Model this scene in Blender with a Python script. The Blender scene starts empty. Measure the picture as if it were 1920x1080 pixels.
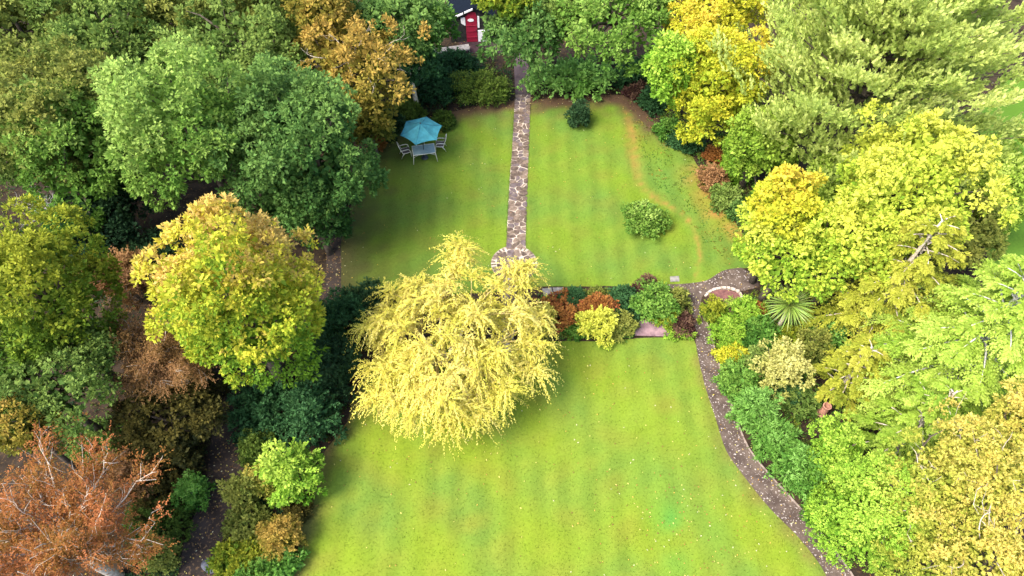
import bpy, bmesh, math
import numpy as np
from mathutils import Vector

# ------------------------------------------------------------------ camera, sky, sun, exposure
S = bpy.context.scene
COL = S.collection
PITCH = math.radians(53.0)
FPX = 1320.0                       # focal length in pixels of a 1920 wide frame
CAMZ = 32.0
cam = bpy.data.cameras.new('camera')
cam.lens = 36.0 * FPX / 1920.0
cam.sensor_width = 36.0
cam.clip_end = 2000
camo = bpy.data.objects.new('camera', cam)
camo.location = (0, 0, CAMZ)
camo.rotation_euler = (math.pi / 2 - PITCH, 0, 0)
COL.objects.link(camo)
S.camera = camo

SUN_EL, SUN_AZ = math.radians(54), math.radians(-125)   # azimuth from +Y (away from the camera) towards +X
w = bpy.data.worlds.new('World')
S.world = w
w.use_nodes = True
nt = w.node_tree
bg = nt.nodes['Background']
sky = nt.nodes.new('ShaderNodeTexSky')
sky.sky_type = 'NISHITA'
sky.sun_disc = False
sky.sun_elevation = SUN_EL
sky.sun_rotation = SUN_AZ
sky.air_density = 1.0
sky.dust_density = 3.0
nt.links.new(sky.outputs[0], bg.inputs[0])
bg.inputs[1].default_value = 0.15
sun = bpy.data.lights.new('sun', 'SUN')
sun.energy = 1.95
sun.angle = math.radians(28)
sun.color = (1.0, 0.95, 0.86)
suno = bpy.data.objects.new('sun', sun)
sd = Vector((math.sin(SUN_AZ) * math.cos(SUN_EL), math.cos(SUN_AZ) * math.cos(SUN_EL), math.sin(SUN_EL)))
suno.rotation_euler = sd.to_track_quat('Z', 'Y').to_euler()
suno.location = (-20, -10, 60)
COL.objects.link(suno)
S.view_settings.view_transform = 'Standard'
S.view_settings.look = 'None'
S.view_settings.gamma = 1
S.view_settings.use_curve_mapping = False
S.view_settings.exposure = 1.85

# ------------------------------------------------------------------ helpers
CP, SP = math.cos(PITCH), math.sin(PITCH)
YK = [0, 21.0, 24.2]               # the garden steps up half a metre behind the flower border


def hgt(y):
    return np.interp(y, [21.0, 24.2], [0.0, 0.5])


def ray(px, py):
    u, v = (px - 960) / FPX, (py - 540) / FPX
    return np.array([u, CP - v * SP, -SP - v * CP])


def G(px, py, h=0.0):
    """ground point (plus height h) that the photograph shows at this pixel"""
    d = ray(px, py)
    z = 0.3 + h
    for _ in range(8):
        t = (z - CAMZ) / d[2]
        z = float(hgt(d[1] * t)) + h
    return np.array([d[0] * t, d[1] * t, z])


def scale_at(p):
    return FPX / (p[1] * CP + (CAMZ - p[2]) * SP)


def norm(a):
    return a / np.maximum(np.linalg.norm(a, axis=-1, keepdims=True), 1e-9)


def noise(p, sc, seed):
    """smooth noise in about -1..1 at points p"""
    r = np.random.default_rng(seed)
    out = np.zeros(len(p))
    for k in range(7):
        v = r.normal(size=p.shape[1])
        v = v / np.linalg.norm(v) * (0.6 + 1.1 * r.random()) * 6.283 / sc
        out += np.sin(p @ v + r.random() * 6.283)
    return out / 3.2


def tag(o, label=None, cat=None, group=None, kind=None):
    for k, v in (('label', label), ('category', cat), ('group', group), ('kind', kind)):
        if v:
            o[k] = v
    return o


def thing(name, label, cat, loc, group=None, rz=0):
    o = bpy.data.objects.new(name, None)
    COL.objects.link(o)
    o.location = [float(c) for c in loc]
    o.rotation_euler = (0, 0, rz)
    o.empty_display_size = 0.3
    return tag(o, label, cat, group)


def link(name, me, m, parent=None, kind=None):
    o = bpy.data.objects.new(name, me)
    COL.objects.link(o)
    if m is not None and not len(me.materials):
        me.materials.append(m)
    if parent is not None:
        o.parent = parent
    if kind:
        o['kind'] = kind
    return o


# ------------------------------------------------------------------ materials
def mat(name):
    m = bpy.data.materials.new(name)
    m.use_nodes = True
    n = m.node_tree
    return m, n, n.nodes['Principled BSDF']


def noisy(name, c1, c2, scale=8.0, rough=0.8, bump=0.3, detail=6, spec=0.3, c3=None, s3=40, lo=.35, hi=.65, th3=.56):
    m, n, b = mat(name)
    tc = n.nodes.new('ShaderNodeTexCoord')
    no = n.nodes.new('ShaderNodeTexNoise')
    no.inputs['Scale'].default_value = scale
    no.inputs['Detail'].default_value = detail
    n.links.new(tc.outputs['Object'], no.inputs['Vector'])
    r = n.nodes.new('ShaderNodeValToRGB')
    r.color_ramp.elements[0].position, r.color_ramp.elements[1].position = lo, hi
    r.color_ramp.elements[0].color, r.color_ramp.elements[1].color = (*c1, 1), (*c2, 1)
    n.links.new(no.outputs[0], r.inputs[0])
    out = r.outputs[0]
    if c3 is not None:
        n3 = n.nodes.new('ShaderNodeTexNoise')
        n3.inputs['Scale'].default_value = s3
        n3.inputs['Detail'].default_value = 4
        n.links.new(tc.outputs['Object'], n3.inputs['Vector'])
        r3 = n.nodes.new('ShaderNodeValToRGB')
        r3.color_ramp.elements[0].position, r3.color_ramp.elements[1].position = th3, th3 + .07
        n.links.new(n3.outputs[0], r3.inputs[0])
        mx = n.nodes.new('ShaderNodeMixRGB')
        n.links.new(r3.outputs[0], mx.inputs[0])
        n.links.new(out, mx.inputs[1])
        mx.inputs[2].default_value = (*c3, 1)
        out = mx.outputs[0]
    n.links.new(out, b.inputs['Base Color'])
    b.inputs['Roughness'].default_value = rough
    b.inputs['Specular IOR Level'].default_value = spec
    if bump:
        bp = n.nodes.new('ShaderNodeBump')
        bp.inputs['Strength'].default_value = bump
        bp.inputs['Distance'].default_value = 0.03
        nb = n.nodes.new('ShaderNodeTexNoise')
        nb.inputs['Scale'].default_value = scale * 4
        nb.inputs['Detail'].default_value = 6
        n.links.new(tc.outputs['Object'], nb.inputs['Vector'])
        n.links.new(nb.outputs[0], bp.inputs['Height'])
        n.links.new(bp.outputs[0], b.inputs['Normal'])
    return m


def leaf_material(name, trans=0.3, rough=0.65, spec=0.12):
    m, n, b = mat(name)
    at = n.nodes.new('ShaderNodeAttribute')
    at.attribute_name = 'tint'
    n.links.new(at.outputs['Color'], b.inputs['Base Color'])
    b.inputs['Roughness'].default_value = rough
    b.inputs['Specular IOR Level'].default_value = spec
    tr = n.nodes.new('ShaderNodeBsdfTranslucent')
    n.links.new(at.outputs['Color'], tr.inputs['Color'])
    mx = n.nodes.new('ShaderNodeMixShader')
    mx.inputs[0].default_value = trans
    out = n.nodes['Material Output']
    n.links.new(b.outputs[0], mx.inputs[1])
    n.links.new(tr.outputs[0], mx.inputs[2])
    n.links.new(mx.outputs[0], out.inputs['Surface'])
    return m


LEAF = leaf_material('leaf', .35)
NEEDLE = leaf_material('needle', .4)
BLADE = leaf_material('grass_blade', .3)
LITTER = leaf_material('fallen_leaf', .15)
BARK = noisy('bark', (.05, .038, .028), (.12, .095, .07), 6, .9, .6)
PALEBARK = noisy('pale_bark', (.36, .29, .22), (.62, .54, .44), 8, .85, .4)
GREYBARK = noisy('grey_bark', (.30, .29, .27), (.6, .58, .54), 8, .85, .4)
YELLOWTWIG = noisy('yellow_twig', (.30, .22, .07), (.5, .4, .15), 8, .8, .3)


# ------------------------------------------------------------------ leaf and twig meshes
def kites(name, P, T, N, L, W, C, m, parent=None, kind=None, fold=.22, mid=.45):
    n = len(P)
    Sd = norm(np.cross(N, T))
    L, W = np.broadcast_to(L, n)[:, None], np.broadcast_to(W, n)[:, None]
    v = np.empty((n, 4, 3), np.float32)
    v[:, 0] = P
    v[:, 1] = P + T * L * mid + Sd * W * .5 + N * W * fold
    v[:, 2] = P + T * L
    v[:, 3] = P + T * L * mid - Sd * W * .5 + N * W * fold
    me = bpy.data.meshes.new(name)
    me.vertices.add(4 * n)
    me.vertices.foreach_set('co', v.ravel())
    me.loops.add(4 * n)
    me.loops.foreach_set('vertex_index', np.arange(4 * n, dtype=np.int32))
    me.polygons.add(n)
    me.polygons.foreach_set('loop_start', np.arange(0, 4 * n, 4, dtype=np.int32))
    me.update(calc_edges=True)
    a = me.attributes.new('tint', 'FLOAT_COLOR', 'FACE')
    c = np.ones((n, 4), np.float32)
    c[:, :3] = np.clip(C, 0.002, .9)
    a.data.foreach_set('color', c.ravel())
    return link(name, me, m, parent, kind)


class Tubes:
    def __init__(self):
        self.v, self.f, self.n = [], [], 0

    def add(self, pts, r0, r1, sides=5):
        pts = np.asarray(pts, float)
        k = len(pts)
        d = norm(np.gradient(pts, axis=0))
        ref = np.where(np.abs(d[:, 2:3]) > .9, np.array([[1., 0, 0]]), np.array([[0, 0, 1.]]))
        a = norm(np.cross(d, ref))
        b = np.cross(d, a)
        r = np.linspace(r0, r1, k)[:, None]
        ang = np.arange(sides) * 2 * math.pi / sides
        for q in ang:
            pass
        ring = pts[:, None, :] + r[:, :, None] * (np.cos(ang)[None, :, None] * a[:, None, :] + np.sin(ang)[None, :, None] * b[:, None, :])
        self.v.append(ring.reshape(-1, 3))
        o = self.n
        for i in range(k - 1):
            for j in range(sides):
                j2 = (j + 1) % sides
                self.f.append((o + i * sides + j, o + i * sides + j2, o + (i + 1) * sides + j2, o + (i + 1) * sides + j))
        self.f.append(tuple(o + j for j in range(sides))[::-1])
        self.f.append(tuple(o + (k - 1) * sides + j for j in range(sides)))
        self.n += k * sides
        return self

    def build(self, name, m, parent=None, kind=None, smooth=True):
        me = bpy.data.meshes.new(name)
        me.from_pydata(np.concatenate(self.v).tolist(), [], self.f)
        if smooth:
            me.polygons.foreach_set('use_smooth', [True] * len(me.polygons))
        me.update()
        return link(name, me, m, parent, kind)


def curve_pts(a, b, bow, rng, n=5):
    a, b = np.asarray(a, float), np.asarray(b, float)
    s = np.linspace(0, 1, n)[:, None]
    off = rng.normal(size=3) * bow * np.linalg.norm(b - a)
    return a + (b - a) * s + off * (4 * s * (1 - s))


# palettes: linear colours along t = 0..1
PAL = {
    'mid': [(.048, .110, .020), (.115, .195, .036), (.21, .29, .060)],
    'olive': [(.065, .100, .018), (.150, .195, .034), (.26, .275, .055)],
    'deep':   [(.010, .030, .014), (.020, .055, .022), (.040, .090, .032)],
    'blue': [(.034, .098, .020), (.080, .175, .036), (.155, .265, .058)],
    'light': [(.075, .175, .022), (.175, .30, .045), (.33, .45, .10)],
    'golden': [(.12, .23, .018), (.34, .42, .030), (.58, .52, .05), (.62, .43, .12)],
    'limey':  [(.055, .125, .014), (.14, .22, .018), (.31, .33, .028)],
    'orange': [(.10, .125, .02), (.25, .215, .03), (.42, .28, .06)],
    'rust': [(.13, .095, .016), (.27, .115, .026), (.43, .15, .055)],
    'brown': [(.075, .052, .018), (.21, .115, .035), (.35, .19, .085)],
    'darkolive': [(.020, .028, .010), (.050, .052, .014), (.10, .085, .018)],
    'pine': [(.19, .30, .055), (.44, .53, .12), (.62, .67, .21)],
    'yellow': [(.18, .33, .025), (.44, .53, .055), (.60, .60, .085)],
    'gold': [(.30, .40, .028), (.56, .54, .04), (.66, .52, .07)],
    'lime': [(.12, .27, .02), (.28, .46, .045), (.43, .56, .08)],
    'green': [(.045, .135, .018), (.10, .23, .032), (.20, .34, .055)],
    'emerald': [(.05, .16, .022), (.125, .28, .040), (.23, .42, .09)],
    'cedar': [(.13, .25, .022), (.30, .43, .050), (.46, .56, .11)],
    'amber': [(.23, .31, .035), (.42, .43, .065), (.60, .49, .11)],
    'cypress': [(.18, .23, .022), (.36, .38, .040), (.50, .46, .08)],
    'willow': [(.36, .38, .045), (.60, .525, .085), (.71, .61, .18)],
    'cream':  [(.15, .21, .035), (.40, .40, .10), (.55, .52, .17)],
    'red':    [(.10, .035, .015), (.26, .075, .03), (.36, .16, .04)],
    'plum':   [(.03, .016, .014), (.075, .03, .028), (.17, .10, .06)],
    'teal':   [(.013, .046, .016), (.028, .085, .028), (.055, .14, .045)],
    'moss':   [(.035, .075, .012), (.075, .13, .018), (.13, .19, .03)],
}


def ramp(name, t):
    c = np.array(PAL[name])
    x = np.linspace(0, 1, len(c))
    t = np.clip(t, 0, 1)
    return np.stack([np.interp(t, x, c[:, k]) for k in range(3)], -1)


def fib(n, rng, zmin=-1.0):
    i = np.arange(n) + .5
    z = 1 - (1 - zmin) * i / n
    a = i * 2.399963 + rng.random() * 6.283
    r = np.sqrt(np.maximum(0, 1 - z * z))
    return np.stack([r * np.cos(a), r * np.sin(a), z], -1)


def leaf_crown(rng, rx, ry, rz, pal, leaf=.17, asp=.60, tilt=(0, 0, .35), bias=0.0, dens=1.0, zmin=-.55,
               rough=1.0, per=13, bil=1.0, star=.75):
    """rosettes of leaves over many uneven billows; centre at the origin"""
    R = np.array([rx, ry, rz])
    rm = float(np.prod(R) ** (1 / 3))
    br = float(np.clip(.27 * rm, .16, .95)) * bil
    area = 4 * math.pi * (((rx * ry) ** 1.6 + (rx * rz) ** 1.6 + (ry * rz) ** 1.6) / 3) ** (1 / 1.6) * (1 - zmin) / 2
    nb = int(np.clip(area / (math.pi * br * br) * 1.15, 12, 130))
    D = norm(fib(nb, rng, zmin) + rng.normal(size=(nb, 3)) * .16)
    k = 1.0 + rough * (.13 * noise(D, 1.5, int(rng.integers(1e9))) + .075 * rng.normal(size=nb))
    bz = br * rng.uniform(.65, 1.4, nb)
    bc = D * R * k[:, None] - norm(D / R) * (bz * .75)[:, None]
    ax = norm(norm(D / R) * .8 + np.array([0, 0, .5]) + rng.normal(size=(nb, 3)) * .2)
    bt = rng.normal(size=nb) * .12 + noise(bc, 2.6, int(rng.integers(1e9))) * .14
    rc = leaf * 2.15
    nc = np.maximum(5, (dens * 2 * math.pi * bz ** 2 / (rc * 1.08) ** 2)).astype(int)
    bi = np.repeat(np.arange(nb), nc)
    n = len(bi)
    e = norm(norm(rng.normal(size=(n, 3))) + ax[bi] * .95)
    c = bc[bi] + e * (bz[bi] * rng.uniform(.72, 1.10, n))[:, None]
    ca = norm(e + np.array([0, 0, .45]) + rng.normal(size=(n, 3)) * .3)
    ct = bt[bi] + rng.normal(size=n) * .11 + .10 * (e * ax[bi]).sum(1) - .05
    cs = rng.uniform(.7, 1.3, n)
    idx = np.repeat(np.arange(n), per)
    m = len(idx)
    r = norm(rng.normal(size=(m, 3)))
    T = norm(r + ca[idx] * star)
    pos = c[idx] + r * (rc * .42 * cs[idx] * rng.uniform(.2, 1.0, m))[:, None]
    N = ca[idx] + rng.normal(size=(m, 3)) * .35
    N = norm(N - (N * T).sum(1, keepdims=True) * T)
    T = norm(T - np.array([0, 0, .15]))
    L = leaf * cs[idx] * rng.uniform(.75, 1.35, m)
    rel = pos / R
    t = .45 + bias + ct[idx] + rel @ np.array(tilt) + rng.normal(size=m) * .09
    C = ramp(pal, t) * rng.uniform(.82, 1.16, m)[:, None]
    # bigger inner leaves so that no sky shows straight through
    q = int(area * .75 / (leaf * 1.9) ** 2 * 1.6)
    pi = norm(rng.normal(size=(q, 3))) * rng.uniform(.45, .80, q)[:, None] * R
    pi = pi[pi[:, 2] > zmin * rz * .8]
    q = len(pi)
    Ni = norm(rng.normal(size=(q, 3)) + np.array([0, 0, .6]))
    Ti = norm(np.cross(Ni, rng.normal(size=(q, 3))))
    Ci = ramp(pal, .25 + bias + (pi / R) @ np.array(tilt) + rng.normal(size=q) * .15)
    P = np.vstack([pos, pi])
    return (P, np.vstack([T, Ti]), np.vstack([N, Ni]), np.append(L, np.full(q, leaf * 2.3)),
            np.append(L * asp, np.full(q, leaf * 1.7)), np.vstack([C, Ci])), bc


def strands(rng, pos, d0, ln, droop, m, lL, lW, splay, pal, t, wob=.08, s0=0.05, flat=0.0):
    """curved leafy shoots: m leaflets along each; returns kite arrays"""
    n = len(pos)
    ln = np.broadcast_to(ln, n)
    droop = np.broadcast_to(droop, n)
    i = np.repeat(np.arange(n), m)
    s = np.tile(np.linspace(s0, 1, m), n) + rng.uniform(-.5, .5, n * m) / m
    z = np.array([0, 0, 1.])
    p = pos[i] + d0[i] * (ln[i] * s)[:, None] - z * (droop[i] * ln[i] * s * s)[:, None]
    p = p + rng.normal(size=p.shape) * (wob * ln[i] * .25)[:, None]
    tan = norm(d0[i] - z * (2 * droop[i] * s)[:, None])
    lat = norm(np.cross(tan, z) + 1e-4)
    side = np.where(np.arange(n * m) % 2 == 0, 1., -1.)[:, None]
    r = rng.normal(size=p.shape)
    if flat:
        r[:, 2] *= 1 - flat
    T = norm(tan + lat * side * splay + r * .28)
    up = norm(np.cross(lat, tan))
    up = np.where(up[:, 2:3] < 0, -up, up)
    N = norm(up + rng.normal(size=p.shape) * .35)
    N = norm(N - (N * T).sum(1, keepdims=True) * T)
    taper = (1.15 - .6 * s)
    L = lL * rng.uniform(.7, 1.3, n * m) * taper
    tt = np.broadcast_to(t, n)[i] + rng.normal(size=n * m) * .12 + .12 * (s - .5)
    C = ramp(pal, tt) * rng.uniform(.82, 1.15, n * m)[:, None]
    return p, T, N, L, np.broadcast_to(lW, n * m) * rng.uniform(.8, 1.2, n * m), C


def cat(parts):
    return [np.concatenate([np.asarray(q[k]) for q in parts]) for k in range(6)]


SEED = [100]


def new_rng():
    SEED[0] += 1
    return np.random.default_rng(SEED[0])


def fit(px, py, rx, ry, hc):
    """crown centre and half sizes in metres from its place in the photograph"""
    for _ in range(6):
        c = G(px, py, hc if hc else .5)
        s = scale_at(c)
        th = math.atan2(CAMZ - c[2], math.hypot(c[0], c[1]))
        r = rx / s
        rym = ry / s
        q = rym ** 2 - (r * math.sin(th)) ** 2
        floor_z = .62 * r
        if q > (floor_z * math.cos(th)) ** 2:
            rz, rd = math.sqrt(q) / math.cos(th), r
        else:
            rz = min(floor_z, rym * 1.0)
            rd = math.sqrt(max(rym ** 2 - (rz * math.cos(th)) ** 2, (.3 * r) ** 2)) / math.sin(th)
        rz = min(rz, 1.6 * r)
        if hc:
            break
        hc_new = rz * .62
        c = G(px, py, hc_new)
        if abs(c[2] - hgt(c[1]) - hc_new) < .01:
            hcx = hc_new
        py_c = py
        c = G(px, py_c, hc_new)
        return c, r, rd, rz, hc_new
    return c, r, rd, rz, hc


def leafy(name, label, category, px, py, rx, ry, hc, pal, group=None, leaf=None, trunk=True, bark=None, base=None, twigs=0, grow=1.0, **kw):
    rng = new_rng()
    c, r, rd, rz, hc = fit(px, py, rx * grow, ry * grow, hc)
    foot = G(*base) if base else np.array([c[0], c[1], float(hgt(c[1]))])
    zg = foot[2]
    hc = c[2] - zg
    o = thing(name, label, category, foot, group)
    off = np.array([c[0] - foot[0], c[1] - foot[1], 0])
    sc = scale_at(c)
    lf = (leaf or (.17 if trunk else .11)) * (36.0 / sc)
    kw.setdefault('rough', 1.5 if trunk else 2.0)
    zmin = kw.pop('zmin', -.6 if trunk else -.45)
    zmin = max(min(zmin, -.2), -max(.2, (hc - .05) / rz))
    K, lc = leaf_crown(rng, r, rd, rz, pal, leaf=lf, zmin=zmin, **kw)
    K = list(K)
    K[0] = K[0] + np.array([0, 0, hc]) + off
    lc = lc[rng.permutation(len(lc))[:14]] + off
    K[0][:, 2] = np.maximum(K[0][:, 2], .03)
    tb = Tubes()
    if trunk:
        top = np.array([rng.normal() * .2, rng.normal() * .2, hc + rz * .35]) + off
        r0 = .09 + .035 * (r + rz)
        tb.add(curve_pts((0, 0, -.1), top, .03, rng, 7), r0, r0 * .25, 8)
        tb.build('trunk', bark or BARK, o)
        lt = Tubes()
        for q in lc[:10]:
            st = top * rng.uniform(np.clip((hc - .75 * rz) / top[2], .3, .75), .8)
            lt.add(curve_pts(st, q * 1.05 + np.array([0, 0, hc]), .08, rng, 5), r0 * .38, .02, 5)
        lt.build('limbs', bark or BARK, o)
        if twigs:
            tt = Tubes()
            for dT in fib(twigs, rng, -.1):
                e = dT * np.array([r, rd, rz])
                a1 = e * .6 + np.array([0, 0, hc]) + off
                b1 = e * rng.uniform(1.0, 1.12) + np.array([0, 0, hc]) + off + rng.normal(size=3) * .3
                pt = curve_pts(a1, b1, .12, rng, 5)
                tt.add(pt, .028, .008, 4)
                for u in range(3):
                    q_ = pt[2 + u % 3]
                    tt.add(curve_pts(q_, q_ + (b1 - a1) * .35 + rng.normal(size=3) * .35, .1, rng, 3), .013, .005, 3)
            tt.build('twigs', PALEBARK, o, 'stuff')
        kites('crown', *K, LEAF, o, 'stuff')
    else:
        for q in lc[:10]:
            tb.add(curve_pts((rng.normal() * .06, rng.normal() * .06, -.05), q * .9 + np.array([0, 0, hc]), .08, rng, 4), .022, .008, 4)
        tb.build('stems', bark or BARK, o)
        ns = int(26 * min(2.0, .5 + r))
        dS = fib(ns, rng, -.1)
        st = dS * np.array([r, rd, rz]) * rng.uniform(.55, .9, ns)[:, None] + np.array([0, 0, hc]) + off
        dS = norm(dS + np.array([0, 0, .5]) + rng.normal(size=(ns, 3)) * .4)
        kS = strands(rng, st, dS, rng.uniform(.3, .62, ns) * (r + rz) * .6, .25, 12, lf * 1.25, lf * .62, .7, pal, .55 + kw.get('bias', 0) + rng.normal(size=ns) * .15)
        kites('foliage', *cat([K, kS]), LEAF, o, 'stuff')
    return o


# ------------------------------------------------------------------ ground sheets
def densify(poly, step, jit, rng, closed=True):
    out = []
    n = len(poly)
    for i in range(n if closed else n - 1):
        a, b = np.array(poly[i]), np.array(poly[(i + 1) % n])
        k = max(1, int(np.linalg.norm(b - a) / step))
        for q in range(k):
            p = a + (b - a) * q / k
            if jit and q:
                p = p + rng.normal(size=2) * jit
            out.append(p)
    return out


def smooth_line(pts, n=8):
    """Catmull-Rom through the points"""
    P = [np.array(p, float) for p in pts]
    P = [2 * P[0] - P[1]] + P + [2 * P[-1] - P[-2]]
    out = []
    for i in range(1, len(P) - 2):
        for k in range(n):
            t = k / n
            a, b, c, d = P[i - 1:i + 3]
            out.append(.5 * (2 * b + (c - a) * t + (2 * a - 5 * b + 4 * c - d) * t * t + (3 * b - a - 3 * c + d) * t ** 3))
    out.append(P[-2])
    return out


def inside(poly, pts):
    poly = np.asarray(poly)
    x, y = pts[:, 0], pts[:, 1]
    r = np.zeros(len(pts), bool)
    j = len(poly) - 1
    for i in range(len(poly)):
        xi, yi = poly[i]
        xj, yj = poly[j]
        c = ((yi > y) != (yj > y)) & (x < (xj - xi) * (y - yi) / (yj - yi + 1e-12) + xi)
        r ^= c
        j = i
    return r


def sheet(name, poly, m, dz, cell=0.0, color=None, kind='structure', parent=None):
    bm = bmesh.new()
    f = bm.faces.new([bm.verts.new((p[0], p[1], 0)) for p in poly])
    P = np.array(poly)
    bmesh.ops.triangulate(bm, faces=[f])
    ys = [21.0, 24.2]
    xs = []
    if cell:
        ys += list(np.arange(math.ceil(P[:, 1].min() / cell) * cell + .013, P[:, 1].max(), cell))
        xs = list(np.arange(math.ceil(P[:, 0].min() / cell) * cell + .007, P[:, 0].max(), cell))
    for y in ys:
        if P[:, 1].min() < y < P[:, 1].max():
            bmesh.ops.bisect_plane(bm, geom=bm.verts[:] + bm.edges[:] + bm.faces[:], plane_co=(0, y, 0), plane_no=(0, 1, 0), dist=1e-5)
    for x in xs:
        bmesh.ops.bisect_plane(bm, geom=bm.verts[:] + bm.edges[:] + bm.faces[:], plane_co=(x, 0, 0), plane_no=(1, 0, 0), dist=1e-5)
    for v in bm.verts:
        v.co.z = float(hgt(v.co.y)) + dz
    bmesh.ops.recalc_face_normals(bm, faces=bm.faces)
    me = bpy.data.meshes.new(name)
    bm.to_mesh(me)
    bm.free()
    if me.polygons and me.polygons[0].normal.z < 0:
        me.flip_normals()
    if color is not None:
        n = len(me.vertices)
        co = np.empty(n * 3, np.float32)
        me.vertices.foreach_get('co', co)
        c = np.ones((n, 4), np.float32)
        c[:, :3] = color(co.reshape(-1, 3)[:, :2])
        a = me.attributes.new('tint', 'FLOAT_COLOR', 'POINT')
        a.data.foreach_set('color', c.ravel())
    return link(name, me, m, parent, kind)


def gp(pts):
    return [G(*p)[:2] for p in pts]


RG = np.random.default_rng(7)
SOIL = noisy('soil', (.014, .010, .007), (.040, .028, .019), 1.3, .95, .8, 8, .1, c3=(.065, .04, .018), s3=9)
bm = bmesh.new()
for (x0, x1) in ((-400, 400),):
    ysl = [-150, 21.0, 24.2, 600]
    row = [(bm.verts.new((x0, y, float(hgt(y)))), bm.verts.new((x1, y, float(hgt(y))))) for y in ysl]
    for a, b in zip(row, row[1:]):
        bm.faces.new((a[0], a[1], b[1], b[0]))
me = bpy.data.meshes.new('ground')
bm.to_mesh(me)
bm.free()
link('ground', me, SOIL, None, 'structure')

# --- the curving path on the right
pl = [(1240, 533), (1270, 533), (1304, 530), (1327, 525), (1349, 511), (1366, 505), (1390, 502)]
tip = [(1420, 520), (1423, 538)]
low = [(1400, 544), (1388, 546), (1364, 541), (1345, 541), (1326, 548), (1316, 558), (1314, 572)]
rgt = [(1318, 590), (1324, 603), (1331, 627), (1337, 648), (1355, 713), (1378, 782), (1402, 840), (1443, 892), (1492, 945), (1540, 1002), (1581, 1055), (1612, 1105), (1660, 1190), (1752, 1500)]
lft = [(1690, 1500), (1600, 1190), (1568, 1115), (1549, 1080), (1532, 1051), (1492, 1002), (1443, 953), (1394, 892), (1361, 844), (1341, 782), (1321, 721), (1308, 665), (1302, 626), (1296, 599), (1288, 570), (1277, 550)]
path_poly = smooth_line(gp(pl), 4) + gp(tip) + smooth_line(gp(low), 3) + smooth_line(gp(rgt), 5) + smooth_line(gp(lft), 5) + gp([(1252, 540)])
PATHM = noisy('weathered_tarmac', (.056, .039, .031), (.105, .077, .060), 1.6, .9, .5, 8, .25, c3=(.40, .345, .31), s3=11, lo=.4, hi=.62, th3=.60)
sheet('garden_path', path_poly, PATHM, .016, .5)

# --- left drive / track under the trees
TRACKM = noisy('dark_track', (.020, .0145, .012), (.046, .034, .028), 1.0, .9, .6, 8, .2, c3=(.12, .075, .04), s3=7)
tl = smooth_line(gp([(330, 1130), (345, 1020), (385, 910), (395, 830), (418, 750), (470, 670), (560, 590), (607, 530), (612, 470), (618, 410), (600, 340)]), 4)
tr_ = smooth_line(gp([(640, 330), (652, 410), (650, 470), (645, 540), (600, 610), (520, 690), (462, 760), (462, 830), (455, 900), (420, 1000), (395, 1130)]), 4)
sheet('woodland_track', tl + tr_, TRACKM, .006, .6)

# --- lawns
up_poly_px = [(640, 545), (640, 500), (640, 450), (652, 410), (668, 350), (676, 300), (700, 268), (745, 240), (800, 225), (860, 207), (910, 197), (960, 190),
              (1000, 186), (1060, 184), (1120, 180), (1165, 178), (1190, 190), (1225, 225), (1280, 270), (1315, 320), (1345, 370), (1380, 420), (1405, 460), (1412, 498),
              (1385, 503), (1366, 506), (1349, 512), (1327, 526), (1304, 531), (1270, 534), (1240, 535), (1150, 537), (1050, 537), (1000, 538), (940, 545), (850, 552), (760, 552), (700, 548)]
up_poly = densify(smooth_line(gp(up_poly_px), 2), .5, .05, RG)
lo_px = [(652, 790), (668, 735), (700, 680), (780, 645), (900, 636), (1000, 640), (1090, 640), (1140, 640), (1200, 634), (1260, 633), (1300, 636),
         (1308, 665), (1321, 721), (1341, 782), (1361, 844), (1394, 892), (1443, 953), (1492, 1002), (1532, 1051), (1549, 1080), (1568, 1115), (1600, 1190), (1690, 1500), (400, 1500), (520, 1150),
         (547, 1080), (563, 1003), (580, 940), (600, 863), (626, 825)]
lo_poly = densify(smooth_line(gp(lo_px), 2), .5, .035, RG)
side_poly = densify(gp([(1835, 200), (1880, 150), (2060, 120), (2400, 200), (2900, 1500), (2050, 1500), (1960, 1200), (1930, 940), (1860, 700), (1850, 450)]), .8, .1, RG)

track_line = np.array(smooth_line(gp([(1165, 178), (1180, 215), (1184, 255), (1190, 300), (1202, 345), (1228, 372), (1258, 388), (1288, 410), (1304, 440), (1312, 475), (1305, 520)]), 10))
edge_top = np.array(smooth_line(gp([(690, 275), (760, 240), (860, 207), (960, 192), (1060, 188), (1165, 184), (1240, 245)]), 10))
edge_left = np.array(smooth_line(gp([(690, 275), (665, 350), (645, 420), (640, 545)]), 10))
edge_low_left = np.array(smooth_line(gp([(668, 735), (645, 800), (610, 850), (580, 940), (550, 1080)]), 10))
edge_path = np.array(smooth_line(gp([(1302, 630), (1321, 721), (1361, 844), (1443, 953), (1549, 1080)]), 10))
bare = np.array(gp([(1385, 430), (1345, 400), (1300, 330), (1330, 365)]))


def dist(p, line):
    d = np.full(len(p), 1e9)
    for q in line:
        d = np.minimum(d, np.hypot(p[:, 0] - q[0], p[:, 1] - q[1]))
    return d


spots = [(G(1250, 968)[:2], .75, (.06, .20, .03)), (G(1232, 880)[:2], 1.6, (.11, .20, .022)), (G(1340, 1000)[:2], .8, (.10, .18, .022)),
         (G(1175, 770)[:2], 1.5, (.14, .21, .022)), (G(1270, 1060)[:2], .7, (.08, .19, .025)), (G(1320, 1060)[:2], 1.6, (.13, .19, .022)), (G(1250, 330)[:2], 1.5, (.07, .17, .03)), (G(1060, 800)[:2], 1.7, (.14, .20, .022))]


def mixc(c, k, col):
    k = np.clip(k, 0, 1)[:, None]
    return c * (1 - k) + np.array(col) * k


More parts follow.
